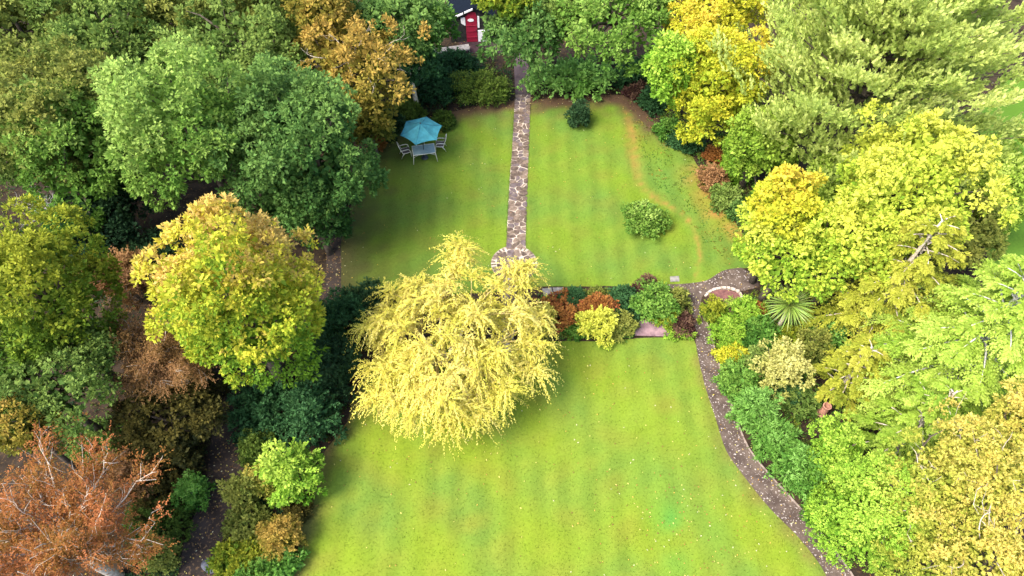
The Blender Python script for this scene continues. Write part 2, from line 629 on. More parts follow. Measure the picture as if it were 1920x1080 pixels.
def lawn_color(p):
    x, y = p[:, 0], p[:, 1]
    c = np.tile(np.array([.135, .185, .014]), (len(p), 1))
    n1, n2, n3 = noise(p, 5.0, 1), noise(p, 1.6, 2), noise(p * np.array([1, .3]), 1.2, 3)
    c = mixc(c, .5 + .6 * n1, (.10, .158, .022))
    c = mixc(c, .22 * n2 + .10, (.17, .19, .022))
    c = mixc(c, .35 * noise(p, 3.0, 5) - .02, (.15, .145, .02))
    # mower stripes run up the garden
    lo = y < 22
    xs = np.where(lo, x - .02 * y, x - .015 * y)
    st = np.tanh(2.2 * np.sin(xs * 2 * math.pi / 1.25 + .3 * noise(p * np.array([.1, .05]), 2, 9)))
    c = c * (1 + (.085 * st * (.7 + .3 * np.tanh(2 * n1 + .6)) + .04 * n3)[:, None])
    c = np.where(lo[:, None], c * np.array([1.03, 1.05, 1.0]), c * np.array([.88, .98, 1.0]))
    # worn tan line, bare earth along the beds, moss and painted tree shade at the left
    dt = dist(p, track_line)
    yk = np.clip((y - 24) / 8, 0, 1)
    wdt = .11 + .28 * np.clip((y - 29) / 6, 0, 1)
    c = mixc(c, (.66 + .45 * noise(p, .9, 14)) * np.exp(-(dt / wdt) ** 2), (.24, .15, .035))
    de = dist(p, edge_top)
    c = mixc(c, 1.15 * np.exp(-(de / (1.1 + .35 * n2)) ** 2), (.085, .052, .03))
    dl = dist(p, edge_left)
    c = mixc(c, .55 * np.exp(-(dl / (4.2 + .8 * n2)) ** 2), (.080, .095, .018))  # shade of the tall trees put into the lawn colour as darker olive
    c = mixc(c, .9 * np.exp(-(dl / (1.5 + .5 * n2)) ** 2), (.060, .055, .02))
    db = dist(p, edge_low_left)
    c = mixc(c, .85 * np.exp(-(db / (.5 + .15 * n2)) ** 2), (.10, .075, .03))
    dp = dist(p, edge_path)
    c = mixc(c, (.45 + .3 * n2) * np.exp(-(dp / .4) ** 2), (.13, .11, .03))
    dbb = dist(p, bare)
    c = mixc(c, (.7 + .4 * n2) * np.exp(-(dbb / 1.0) ** 2), (.24, .135, .035))
    for q, r, col in spots:
        d = np.hypot(x - q[0], y - q[1])
        c = mixc(c, ((.75 if r < 1 else .4) + .25 * n2) * np.exp(-(d / r) ** 2), col)
    return np.clip(c, .01, .6)


LAWNM, n_, b_ = mat('lawn')
at_ = n_.nodes.new('ShaderNodeAttribute')
at_.attribute_name = 'tint'
tc_ = n_.nodes.new('ShaderNodeTexCoord')
no_ = n_.nodes.new('ShaderNodeTexNoise')
no_.inputs['Scale'].default_value = 9
no_.inputs['Detail'].default_value = 9
no_.inputs['Roughness'].default_value = .75
n_.links.new(tc_.outputs['Object'], no_.inputs['Vector'])
mr_ = n_.nodes.new('ShaderNodeMapRange')
mr_.inputs[1].default_value, mr_.inputs[2].default_value, mr_.inputs[3].default_value, mr_.inputs[4].default_value = .3, .7, .80, 1.18
n_.links.new(no_.outputs[0], mr_.inputs[0])
vm_ = n_.nodes.new('ShaderNodeVectorMath')
vm_.operation = 'SCALE'
n_.links.new(at_.outputs['Color'], vm_.inputs[0])
n_.links.new(mr_.outputs[0], vm_.inputs['Scale'])
n_.links.new(vm_.outputs[0], b_.inputs['Base Color'])
b_.inputs['Roughness'].default_value = .9
b_.inputs['Specular IOR Level'].default_value = .1
bp_ = n_.nodes.new('ShaderNodeBump')
bp_.inputs['Strength'].default_value = .25
bp_.inputs['Distance'].default_value = .04
n_.links.new(no_.outputs[0], bp_.inputs['Height'])
n_.links.new(bp_.outputs[0], b_.inputs['Normal'])

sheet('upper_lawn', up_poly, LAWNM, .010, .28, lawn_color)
sheet('lower_lawn', lo_poly, LAWNM, .010, .28, lawn_color)
sheet('neighbouring_lawn', side_poly, LAWNM, .010, .8, lambda p: np.tile(np.array([.075, .15, .014]), (len(p), 1)) * (1 + .15 * noise(p, 3, 8))[:, None])


def scatter(poly, n, rng):
    P = np.array(poly)
    lo, hi = P.min(0), P.max(0)
    out = []
    while sum(map(len, out)) < n:
        q = rng.uniform(lo, hi, (n * 2, 2))
        out.append(q[inside(poly, q)])
    return np.concatenate(out)[:n]


pe_l = smooth_line(gp([(966, 178), (964, 205), (963, 235), (960, 285), (956, 330), (953, 380), (951, 420), (949, 466)]), 4)
pe_r = smooth_line(gp([(986, 466), (986, 420), (986, 380), (989, 330), (991, 285), (992, 235), (994, 205), (995, 178)]), 4)
# short grass over the lawns
rg = np.random.default_rng(11)
lo_view = [p for p in lo_poly]
g = np.vstack([scatter(up_poly, 23000, rg), scatter(lo_poly, 42000, rg)])
wearing = np.minimum(dist(g, edge_top[::4]), dist(g, track_line[::3]) * 2)
g = g[rg.random(len(g)) < np.clip(wearing / .8, .25, 1)]
edge_l, edge_r = np.array(pe_l), np.array(pe_r)
cr = np.vstack([e[rg.integers(0, len(e) - 1, 900)] for e in (edge_l, edge_r)])
d_e = np.vstack([(e[1:] - e[:-1])[rg.integers(0, len(e) - 1, 900)] for e in (edge_l, edge_r)])
cr = cr + d_e * rg.uniform(-.7, .7, (1800, 1)) + rg.normal(size=(1800, 2)) * .035
g = np.vstack([g, cr])
k = len(g)
pos = np.column_stack([g, hgt(g[:, 1]) + .008])
T = norm(np.column_stack([rg.normal(size=(k, 2)) * .9, np.abs(rg.normal(size=k)) * .5 + .35]))
N = norm(np.cross(T, rg.normal(size=(k, 3))))
Cg = lawn_color(g) * rg.uniform(.85, 1.3, k)[:, None]
tall = np.exp(-(np.minimum(dist(g, edge_path[::4]), dist(g, edge_low_left[::4])) / .25) ** 2)
kites('grass', pos, T, N, rg.uniform(.05, .10, k) * (1 + 1.2 * tall), .022, Cg, BLADE, None, 'stuff')

# ------------------------------------------------------------------ crazy paving of the middle path
MORTAR = noisy('mortar', (.13, .092, .068), (.48, .40, .32), 1.6, .9, .4, 5, .2, lo=.44, hi=.60)
STONES = [noisy('paving_stone_%s' % w_, a_, b2, 5, .85, .5, 6, .25) for w_, a_, b2 in
          (('brown', (.062, .043, .033), (.14, .098, .075)), ('purple', (.085, .062, .062), (.15, .115, .11)), ('tan', (.12, .085, .06), (.22, .16, .12)))]


def clip_poly(poly, a, nrm):
    """keep the side where (p-a).nrm <= 0"""
    out = []
    for i in range(len(poly)):
        p, q = poly[i], poly[(i + 1) % len(poly)]
        dp, dq = np.dot(p - a, nrm), np.dot(q - a, nrm)
        if dp <= 0:
            out.append(p)
        if dp * dq < 0:
            out.append(p + (q - p) * dp / (dp - dq))
    return out


def voronoi_cells(seeds, frame, joint, rng):
    cells = []
    for i, s in enumerate(seeds):
        poly = [np.array(p, float) for p in frame]
        dd = np.hypot(*(seeds - s).T)
        for j in np.argsort(dd)[1:14]:
            nrm = (seeds[j] - s) / dd[j]
            poly = clip_poly(poly, (s + seeds[j]) / 2 - nrm * joint * rng.uniform(.3, 1.0), nrm)
            if len(poly) < 3:
                break
        if len(poly) >= 3:
            # knock the corners off
            q = []
            for a in range(len(poly)):
                p0, p1, p2 = poly[a - 1], poly[a], poly[(a + 1) % len(poly)]
                q += [p1 + (p0 - p1) * .2, p1 + (p2 - p1) * .2]
            cells.append(q)
    return cells


def stone(poly, z0, th, m, parent, rng):
    P = np.array(poly)
    c = P.mean(0)
    n = len(P)
    tilt = rng.normal(size=2) * .012
    top = c + (P - c) * .93

    def zz(q, h):
        return float(hgt(q[1])) + h
    vs = [(p[0], p[1], zz(p, z0)) for p in P]
    vs += [(p[0], p[1], zz(p, z0 + th * .75 + (p - c) @ tilt)) for p in P]
    vs += [(p[0], p[1], zz(p, z0 + th + (p - c) @ tilt)) for p in top]
    fs = [tuple(range(2 * n, 3 * n))]
    for r in (0, n):
        for a in range(n):
            b = (a + 1) % n
            fs.append((r + a, r + b, r + n + b, r + n + a))
    me = bpy.data.meshes.new('paving_stone')
    me.from_pydata(vs, [], fs)
    me.update()
    if me.polygons[0].normal.z < 0:
        me.flip_normals()
    return link('paving_stone', me, m, parent)


rp = np.random.default_rng(21)
mid_path = sheet('stone_path', pe_l + pe_r, MORTAR, .014, 0)
a0, a1 = (pe_l[-1] + pe_r[0]) / 2, (pe_l[0] + pe_r[-1]) / 2
ax = (a1 - a0) / np.linalg.norm(a1 - a0)
pp = np.array([ax[1], -ax[0]])
Lp = np.linalg.norm(a1 - a0)
hw = np.linalg.norm(pe_l[-1] - pe_r[0]) / 2 - .02
sds = []
t_ = .2
while t_ < Lp - .1:
    for c_ in (-.62, 0.02, .62) if rp.random() > .3 else (-.45, .45):
        sds.append((t_ + rp.normal() * .09, c_ * hw + rp.normal() * .08))
    t_ += rp.uniform(.27, .42)
sds = np.array(sds)
frame = [(0, -hw), (Lp, -hw), (Lp, hw), (0, hw)]
for cell in voronoi_cells(sds, frame, .040, rp):
    wp = [a0 + ax * q[0] + pp * q[1] for q in cell]
    if len(wp) > 2:
        stone(wp, .012, rp.uniform(.016, .03), STONES[rp.choice(3, p=(.45, .35, .2))], mid_path, rp)

# the round landing with its ring of setts
cc = G(964, 494)[:2]
RR = 1.33
circ = [cc + RR * np.array([math.cos(t), math.sin(t)]) for t in np.linspace(0, 2 * math.pi, 48, endpoint=False)]
landing = sheet('round_landing', circ, MORTAR, .020, 0)
for i in range(34):
    t0_, t1_ = i * 2 * math.pi / 34, (i + 1) * 2 * math.pi / 34
    if abs(((t0_ + t1_) / 2 - math.pi / 2)) < .36:
        continue
    g_ = .045 + .03 * rp.random()
    ts = np.linspace(t0_ + g_, t1_ - g_, 3)
    ro, ri = RR - rp.uniform(0, .05), RR - .22 - rp.uniform(0, .06)
    pg = [cc + ro * np.array([math.cos(t), math.sin(t)]) for t in ts] + [cc + ri * np.array([math.cos(t), math.sin(t)]) for t in ts[::-1]]
    stone(pg, .018, .035, STONES[rp.choice(3)], landing, rp)
sd2 = []
for _ in range(4000):
    q = rp.uniform(-1, 1, 2)
    if np.hypot(*q) < .97 and all(np.hypot(*(q - b)) > .33 for b in sd2):
        sd2.append(q)
frame2 = [(1.02 * math.cos(t), 1.02 * math.sin(t)) for t in np.linspace(0, 2 * math.pi, 20, endpoint=False)]
for cell in voronoi_cells(np.array(sd2), frame2, .055, rp):
    stone([cc + q for q in cell], .018, rp.uniform(.015, .028), STONES[rp.choice(3, p=(.4, .4, .2))], landing, rp)

# smooth far end of the path, patio in front of the summerhouse, lower stub under the willow
FARM = noisy('purple_tarmac', (.055, .038, .040), (.10, .072, .072), 2, .9, .4, 7, .2)
sheet('far_path', gp([(966, 178), (995, 178), (992, 128), (985, 98), (964, 98), (964, 128)]), FARM, .012)
sheet('patio', gp([(870, 100), (985, 100), (990, 82), (950, 62), (850, 62)]), noisy('patio_paving', (.022, .010, .013), (.045, .022, .026), 2.5, .8, .3), .018)
low_stub = sheet('lower_path', gp([(945, 520), (966, 520), (968, 600), (958, 660), (930, 660), (938, 600)]), MORTAR, .013)
q0, q1 = G(956, 533)[:2], G(948, 640)[:2]
for t in np.linspace(0, 1, 9):
    for s_ in (-.2, .2):
        c_ = q0 + (q1 - q0) * t + np.array([s_ + rp.normal() * .03, rp.normal() * .05])
        stone([c_ + np.array([math.cos(a) * .19, math.sin(a) * .22]) for a in np.linspace(0, 6.283, 7, endpoint=False)], .012, .03, STONES[rp.choice(3)], low_stub, rp)

# beds
GRAVEL = noisy('purple_gravel', (.14, .085, .095), (.28, .18, .19), 3, .9, .6, 8, .2)
sheet('gravel_bed', gp([(1190, 602), (1258, 598), (1256, 632), (1190, 630)]), GRAVEL, .05, .5)
sheet('red_bed', smooth_line(gp([(1326, 552), (1340, 545), (1362, 544), (1382, 550), (1388, 562), (1378, 582), (1362, 590), (1340, 575), (1326, 552)]), 4)[:-1],
      noisy('red_mulch', (.10, .042, .042), (.19, .085, .075), 5, .95, .8), .02)
GREYSLAB = noisy('grey_slab', (.13, .125, .11), (.24, .22, .20), 4, .85, .3)
for pg in ([(1035, 541), (1062, 541), (1058, 554), (1040, 556)], [(1016, 543), (1033, 541), (1038, 556), (1020, 556)], [(1064, 541), (1084, 541), (1082, 553), (1061, 554)]):
    me = None
sl = thing('paving_slabs', 'pale grey paving slabs at the lawn edge beside the red shrub', 'paving', G(1048, 548))
sl_o = sl.location.copy()
for pg in ([(1036, 540), (1062, 540), (1060, 554), (1040, 555)], [(1016, 542), (1034, 540), (1038, 555), (1020, 556)], [(1064, 540), (1088, 540), (1086, 553), (1062, 554)]):
    o = stone(gp(pg), .012, .05, GREYSLAB, sl, rp)
    o.location = -sl_o
cover = thing('drain_cover', 'small square grey drain cover set in the lawn edge near the path junction', 'drain cover', G(1264, 523))
o = stone(gp([(1256, 519), (1273, 518), (1274, 528), (1257, 529)]), .012, .03, GREYSLAB, cover, rp)
o.name = 'cover_plate'
o.location = -Vector(cover.location)

# edging stones: kerb along the right of the path and the pale arc round the red bed
KERB = noisy('pale_kerb', (.30, .24, .19), (.55, .47, .40), 6, .9, .4)


def kerb_run(parent, pts, wd, seg, hh, m, rng, gap=.03):
    P = np.array(pts)
    d = np.r_[0, np.cumsum(np.hypot(*np.diff(P, axis=0).T))]
    s = 0
    while s < d[-1] - seg:
        l = seg * rng.uniform(.75, 1.2)
        e = [np.array([np.interp(q, d, P[:, 0]), np.interp(q, d, P[:, 1])]) for q in (s, s + l - gap)]
        t = (e[1] - e[0]) / np.linalg.norm(e[1] - e[0])
        nn = np.array([-t[1], t[0]]) * wd / 2
        o = stone([e[0] + nn, e[1] + nn, e[1] - nn, e[0] - nn], 0.0, hh * rng.uniform(.8, 1.15), m, parent, rng)
        o.name = 'edging_stone'
        s += l


kerb = bpy.data.objects.new('path_kerb', None)
COL.objects.link(kerb)
kerb['kind'] = 'structure'
kerb_run(kerb, smooth_line(gp([(q[0] + 1, q[1]) for q in rgt]), 5), .07, .75, .07, noisy('worn_kerb', (.16, .12, .10), (.30, .24, .20), 6, .9, .4), rp)
arc = bpy.data.objects.new('bed_kerb', None)
COL.objects.link(arc)
arc['kind'] = 'structure'
kerb_run(arc, smooth_line(gp([(1322, 556), (1330, 548), (1345, 542), (1362, 541), (1380, 545), (1390, 556), (1384, 572)]), 6), .13, .28, .12, KERB, rp)


# ------------------------------------------------------------------ box built objects
def boxes(name, items, m, parent=None, bevel=.006, rot=None):
    """items: (centre, size, rz) -> one mesh with bevelled edges"""
    bm = bmesh.new()
    for it in items:
        c, s = it[0], it[1]
        r = bmesh.ops.create_cube(bm, size=1)
        vs = r['verts']
        bmesh.ops.scale(bm, vec=s, verts=vs)
        if len(it) > 2:
            from mathutils import Matrix
            bmesh.ops.rotate(bm, cent=(0, 0, 0), matrix=it[2], verts=vs)
        bmesh.ops.translate(bm, vec=c, verts=vs)
    if bevel:
        bmesh.ops.bevel(bm, geom=bm.edges[:], offset=bevel, segments=1, affect='EDGES')
    me = bpy.data.meshes.new(name)
    bm.to_mesh(me)
    bm.free()
    return link(name, me, m, parent)


def prism(name, outline, y0, y1, m, parent):
    """outline in x,z extruded along y"""
    n = len(outline)
    vs = [(p[0], y0, p[1]) for p in outline] + [(p[0], y1, p[1]) for p in outline]
    fs = [tuple(range(n)), tuple(range(n, 2 * n))[::-1]] + [(i, i + n, (i + 1) % n + n, (i + 1) % n) for i in range(n)]
    me = bpy.data.meshes.new(name)
    me.from_pydata(vs, [], fs)
    bm = bmesh.new()
    bm.from_mesh(me)
    bmesh.ops.recalc_face_normals(bm, faces=bm.faces)
    bm.to_mesh(me)
    bm.free()
    return link(name, me, m, parent)


def plain(name, c, rough=.6, spec=.4, var=.2, scale=12):
    c = np.array(c)
    return noisy(name, tuple(c * (1 - var)), tuple(c * (1 + var)), scale, rough, .1, 5, spec)


from mathutils import Matrix
CREAMMETAL = plain('cream_metal', (.70, .65, .54), .45, .5)
TEAL = plain('teal_canvas', (.045, .205, .24), .85, .15, .18, 3)
TEALD = plain('teal_seam', (.03, .15, .21), .8, .2, .1)
GLASS = plain('frosted_top', (.27, .36, .36), .25, .5, .08, 5)
MESH = plain('brown_mesh', (.12, .095, .085), .85, .2, .2, 60)
DARKM = plain('dark_metal', (.03, .035, .04), .5, .5)

# --- garden table
tp = G(796.5, 296.0)
TR = math.radians(11)
table = thing('garden_table', 'rectangular glass topped garden table with cream frame under the blue parasol', 'table', tp, rz=TR)
TW, TD, TH = 1.46, .92, .72
boxes('table_top', [((0, 0, TH), (TW - .07, TD - .07, .012))], GLASS, table, .002)
boxes('frame', [((0, sg * (TD / 2 - .02), TH - .004), (TW, .04, .04)) for sg in (-1, 1)] + [((sg * (TW / 2 - .02), 0, TH - .004), (.04, TD - .085, .04)) for sg in (-1, 1)], CREAMMETAL, table)
for sx in (-1, 1):
    for sy in (-1, 1):
        Tubes().add([(sx * (TW / 2 - .03), sy * (TD / 2 - .03), TH - .03), (sx * (TW / 2 + .01), sy * (TD / 2 + .01), .35), (sx * (TW / 2 + .05), sy * (TD / 2 + .05), 0)], .022, .02, 6).build('leg', CREAMMETAL, table)
Tubes().add([(-TW / 2 + .02, -TD / 2 + .05, .5), (-TW / 4, -TD / 2 + .12, .62), (0, -TD / 2 + .15, .66), (TW / 4, -TD / 2 + .12, .62), (TW / 2 - .02, -TD / 2 + .05, .5)], .014, .014, 5).build('brace', CREAMMETAL, table)

# --- parasol
par = thing('parasol', 'blue six sided garden parasol standing through the glass table', 'parasol', tp)
RC, ZR, ZA = 1.36, 2.28, 2.84
cor = [(RC * math.cos(a), RC * math.sin(a), ZR) for a in (math.radians(x) for x in (20, 80, 140, 200, 260, 320))]
bmp = bmesh.new()
apex = Vector((0, 0, ZA))
SUB = 6
grid = {}
for i in range(6):
    a, b = Vector(cor[i]), Vector(cor[(i + 1) % 6])
    rows = []
    for r in range(SUB + 1):
        s = r / SUB
        row = []
        for q in range(SUB + 1):
            t = q / SUB
            e = a.lerp(b, t)
            e2 = e * (1 - .05 * 4 * t * (1 - t)) if True else e
            e2.z = e.z + .03 * 4 * t * (1 - t)
            p = apex.lerp(e2, s)
            p.z -= .10 * 4 * s * (1 - s) * .6 + .05 * math.sin(math.pi * t) * math.sin(math.pi * s)
            row.append(bmp.verts.new(p))
        rows.append(row)
    for r in range(SUB):
        for q in range(SUB):
            if r == 0:
                if q == 0:
                    pass
            bmp.faces.new((rows[r][q], rows[r + 1][q], rows[r + 1][q + 1], rows[r][q + 1]))
bmesh.ops.remove_doubles(bmp, verts=bmp.verts, dist=.001)
bmesh.ops.dissolve_degenerate(bmp, edges=bmp.edges, dist=.0005)
bmesh.ops.recalc_face_normals(bmp, faces=bmp.faces)
me = bpy.data.meshes.new('canopy')
bmp.to_mesh(me)
bmp.free()
canopy = link('canopy', me, TEAL, par)
so = canopy.modifiers.new('thick', 'SOLIDIFY')
so.thickness = .006
for i in range(6):
    e = np.array(cor[i])
    pts = [np.array([0, 0, ZA + .004]) + (e - np.array([0, 0, ZA])) * s - np.array([0, 0, .10 * 4 * s * (1 - s) * .6 - .006]) for s in np.linspace(0.02, 1, 6)]
    Tubes().add(pts, .011, .009, 4).build('seam', TEALD, par)
    Tubes().add([np.array([0, 0, 2.55]), np.array([e[0] * .5, e[1] * .5, 2.5]), e - np.array([0, 0, .03])], .01, .008, 4).build('rib', DARKM, par)
Tubes().add([(0, 0, 0.02), (0, 0, 1.4), (0, 0, ZA + .02)], .022, .02, 8).build('pole', DARKM, par)
Tubes().add([(0, 0, ZA - .01), (0, 0, ZA + .03), (0, 0, ZA + .08)], .05, .015, 8).build('finial', DARKM, par)
Tubes().add([(0, 0, 0.0), (0, 0, .05), (0, 0, .09)], .24, .2, 16).build('base', DARKM, par)

# --- chairs: tube armchairs with mesh seat and tall back; the seat faces +X before turning


def chair(label, loc, rz):
    o = thing('garden_chair', label, 'chair', loc, 'garden chairs round the glass table', rz)
    for s in (-1, 1):
        y = s * .27
        Tubes().add([(-.44, y, 1.04), (-.36, y, .80), (-.24, y, .42), (-.22, y, .36)], .022, .022, 6).build('back_post', CREAMMETAL, o)
        Tubes().add([(-.33, y, .66), (-.12, y, .68), (.12, y, .67), (.22, y, .60), (.27, y, .38), (.29, y, 0)], .024, .024, 6).build('armrest', CREAMMETAL, o)
        Tubes().add([(-.14, y, .40), (-.3, y, .2), (-.38, y, 0)], .022, .022, 6).build('leg', CREAMMETAL, o)
        Tubes().add([(-.24, y, .41), (0, y, .40), (.27, y, .43)], .02, .02, 6).build('seat_rail', CREAMMETAL, o)
    boxes('seat', [((.01, 0, .42), (.50, .51, .012), Matrix.Rotation(-.05, 3, 'Y'))], MESH, o, .002)
    boxes('backrest', [((-.345, 0, .74), (.012, .51, .62), Matrix.Rotation(-.32, 3, 'Y'))], MESH, o, .002)
    Tubes().add([(-.44, -.27, 1.04), (-.45, 0, 1.05), (-.44, .27, 1.04)], .022, .022, 6).build('top_rail', CREAMMETAL, o)
    return o


chair('brown mesh garden chair facing the table from the side nearest the trees', G(762, 291), TR + .15)
chair('brown mesh garden chair facing the table from the open lawn side', G(826, 279), TR + math.pi - .2)
chair('brown mesh garden chair hidden mostly below the far edge of the parasol', G(787, 268), TR - math.pi / 2 + .1)

# --- summerhouse
sp = G(886, 79)
hut = thing('summerhouse', 'dark timber summerhouse with red door and white bargeboards among the trees', 'summerhouse', sp, rz=.06)
NAVY = plain('navy_felt', (.006, .009, .015), .95, .05, .3)
DARKW = noisy('dark_boards', (.010, .010, .010), (.03, .028, .026), 5, .8, .3)
REDP = plain('red_paint', (.26, .012, .035), .45, .4, .12, 5)
WHITEP = plain('white_paint', (.74, .73, .74), .5, .4, .06, 6)
bw = [(-1.6, .02), (1.55, .02), (1.55, 2.05), (.18, 2.75), (-1.6, 2.05)]
prism('wall', bw, .06, 3.2, DARKW, hut)
roof = prism('roof', [(-1.85, 2.0), (.18, 2.80), (1.8, 2.0), (1.8, 2.1), (.18, 2.92), (-1.85, 2.1)], -.12, 3.4, NAVY, hut)
dr = prism('door', [(-.42, .05), (.40, .05), (.40, 2.15), (.30, 2.42), (.05, 2.52), (-.25, 2.40), (-.42, 2.12)], -.02, .05, REDP, hut)
plq = [(-.05 + .23 * math.cos(a), 1.86 + .12 * math.sin(a)) for a in np.linspace(0, 6.283, 16, endpoint=False)]
prism('door_plate', plq, -.05, -.02, WHITEP, dr)
for z in (.45, .95, 1.4):
    boxes('door_rail', [((-.01, -.035, z), (.78, .025, .05))], REDP, dr, .004)
boxes('handle', [((.30, -.05, 1.05), (.03, .05, .14))], DARKM, dr, .004)
prism('window', [(-.78, 1.62), (-.52, 1.42), (-.46, 1.42), (-.46, 2.06), (-.78, 2.06)], -.01, .05, WHITEP, hut)
prism('window_frame', [(.44, 1.2), (.58, 1.2), (.58, 2.1), (.44, 2.15)], -.01, .05, WHITEP, hut)
prism('white_panel', [(.44, .05), (1.26, .05), (1.26, .98), (.44, .98)], -.03, .05, WHITEP, hut)
for x0, z0, x1, z1 in ((-1.16, 2.17, -.58, 2.42), (-.50, 2.47, .12, 2.74)):
    prism('bargeboard', [(x0, z0), (x1, z1), (x1, z1 + .15), (x0, z0 + .15)], -.17, -.125, WHITEP, hut)

# --- long weathered bench
WOODG = noisy('weathered_wood', (.17, .15, .13), (.34, .31, .28), 4, .85, .4)
PALEW = plain('pale_timber', (.50, .46, .44), .7, .3)
b0, b1 = G(815, 96, .45), G(880, 87, .45)
bc = (b0 + b1) / 2
BL = float(np.hypot(*(b1 - b0)[:2]))
bench = thing('long_bench', 'long low weathered wooden bench with pale legs before the summerhouse', 'bench', (bc[0], bc[1], hgt(bc[1])), rz=math.atan2(b1[1] - b0[1], b1[0] - b0[0]))
for k_ in range(4):
    boxes('plank', [((0, -.24 + k_ * .155, .45 + .004 * (k_ % 2)), (BL, .145, .035))], WOODG, bench, .005)
boxes('rail', [((BL * .17, -.30, .40), (BL * .62, .03, .07))], PALEW, bench, .004)
for sx in (-1, 1):
    for sy in (-.25, .2):
        boxes('leg', [((sx * (BL / 2 - .06), sy, .215), (.07, .07, .43))], PALEW, bench, .006)

# --- small solid things
ROCK = noisy('blue_grey_rock', (.07, .075, .095), (.14, .145, .17), 3, .85, .6)


def boulder(name, label, category, px, py, rpx, m, flat=.6):
    rng = new_rng()
    p = G(px, py)
    r = rpx / scale_at(p)
    bm = bmesh.new()
    bmesh.ops.create_icosphere(bm, subdivisions=3, radius=1)
    co = np.array([v.co for v in bm.verts])
    nn = noise(co, 2.0, 31) * .16 + noise(co, .8, 33) * .05
    for v, q in zip(bm.verts, nn):
        v.co = v.co * (1 + float(q))
        v.co.x *= r
        v.co.y *= r * .85
        v.co.z = v.co.z * r * flat + r * flat * .5
    me = bpy.data.meshes.new(name)
    bm.to_mesh(me)
    bm.free()
    me.polygons.foreach_set('use_smooth', [True] * len(me.polygons))
    o = link(name, me, m)
    o.location = p
    return tag(o, label, category)


boulder('boulder', 'smooth blue grey boulder beside the dark woodland track', 'boulder', 398, 1062, 17, ROCK)
pot = thing('chimney_pot', 'terracotta chimney pot standing in the shrubs below the feathery cypress', 'pot', G(1540, 776))
TERRA = plain('terracotta', (.40, .20, .14), .8, .2)
lathe = [(.24, 0), (.26, .06), (.2, .12), (.17, .7), (.2, .78), (.21, .86), (.16, .86), (.13, .3)]
bm = bmesh.new()
rings = []
for r_, z_ in lathe:
    rings.append([bm.verts.new((r_ * math.cos(a), r_ * math.sin(a), z_)) for a in np.linspace(0, 6.283, 20, endpoint=False)])
for A, B in zip(rings, rings[1:]):
    for i in range(20):
        bm.faces.new((A[i], A[(i + 1) % 20], B[(i + 1) % 20], B[i]))
bm.faces.new(rings[0][::-1])
me = bpy.data.meshes.new('pot_body')
bm.to_mesh(me)
bm.free()
link('pot_body', me, TERRA, pot)

# ------------------------------------------------------------------ broadleaf trees
NB = 'broadleaf trees crowding the shady side of the garden'
NF = 'trees behind the far end of the garden'
NR = 'trees along the sunny side of the garden'
T_ = leafy
T_('tree', 'olive green tree with a yellow sprig, at the far corner of the wood', 'tree', 45, 55, 110, 95, 6.5, 'olive', NB)
T_('tree', 'dull green tree in the far wood beside the olive corner tree', 'tree', 215, 75, 120, 105, 6.2, 'mid', NB, bias=.08)
T_('tree', 'mottled olive tree at the top edge between two dull green trees', 'tree', 350, 45, 95, 90, 6.0, 'olive', NB, bias=.1)
T_('tree', 'broad mid green tree behind the pale crowned tree', 'tree', 470, 95, 120, 105, 6.0, 'mid', NB, bias=.18)
T_('tree', 'yellowish green tree at the top edge next to the orange tree', 'tree', 545, 20, 85, 75, 7.0, 'olive', NB, bias=.22)
T_('tree', 'olive tree with small yellow patches, beside a dark gap in the wood', 'tree', 105, 230, 130, 125, 7.0, 'olive', NB, bias=.08)
T_('tree', 'light olive tree lit on top, between the dark gap and the wood edge', 'tree', 150, 300, 95, 115, 6.0, 'light', NB, bias=-.22)
T_('tree', 'small dull green tree above the bare twiggy shrub', 'tree', 20, 250, 80, 90, 5.5, 'mid', NB)
T_('tree', 'large pale green tree with a bright broccoli like crown', 'tree', 350, 245, 122, 140, 8.5, 'light', NB, bias=.10, tilt=(-.22, 0, .3))  # tilt paints the sunlit left and top paler into the leaf colours
T_('tree', 'big dark blue green tree spreading over the upper lawn edge', 'tree', 560, 305, 130, 150, 6.0, 'blue', NB, bias=.03)
T_('tree', 'blue green tree shoulder between the pale tree and the orange tree', 'tree', 500, 215, 95, 75, 7.2, 'blue', NB, bias=.16)
T_('tree', 'blue green low tree just above the golden maple', 'tree', 590, 385, 72, 75, 4.0, 'blue', NB, bias=-.08)
T_('tree', 'orange brown tree with drooping leaf sprays behind the parasol', 'tree', 665, 125, 92, 80, 6.5, 'orange', NB, bias=.18, tilt=(.1, .1, .4), dens=.7, twigs=14, rough=2.2)
T_('tree', 'bronze tree top at the top edge above the orange sprays', 'tree', 610, 40, 62, 75, 7.5, 'orange', NB, bias=.02, dens=.9)
T_('tree', 'thin yellow leaved tree hanging low beside the blue parasol', 'tree', 690, 215, 50, 55, 3.5, 'orange', NB, bias=-.1, dens=.7, zmin=-.9)
T_('maple_tree', 'large golden yellow maple with green lower branches', 'tree', 457, 568, 134, 178, 7.2, 'golden', NB, bias=.06, tilt=(-.18, .52, .36), rough=.9, leaf=.19)
T_('tree', 'yellow green tree at the edge of the wood above the dark green one', 'tree', 75, 555, 125, 135, 7.5, 'limey', NB, bias=.14, tilt=(-.05, .2, .35), leaf=.18)
T_('tree', 'dark green tree below the yellow green tree', 'tree', 95, 705, 120, 95, 6.0, 'mid', NB, bias=.05)
T_('tree', 'yellow brown small tree between the dark green tree and the rust tree', 'tree', 38, 790, 55, 55, 6.0, 'orange', NB, bias=-.12, dens=.8)
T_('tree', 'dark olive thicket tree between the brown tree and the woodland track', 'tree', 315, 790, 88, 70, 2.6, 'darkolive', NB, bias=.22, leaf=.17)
T_('tree', 'shaded dark green tree in the gap behind the brown tree', 'tree', 165, 430, 75, 55, 3.0, 'deep', NB)
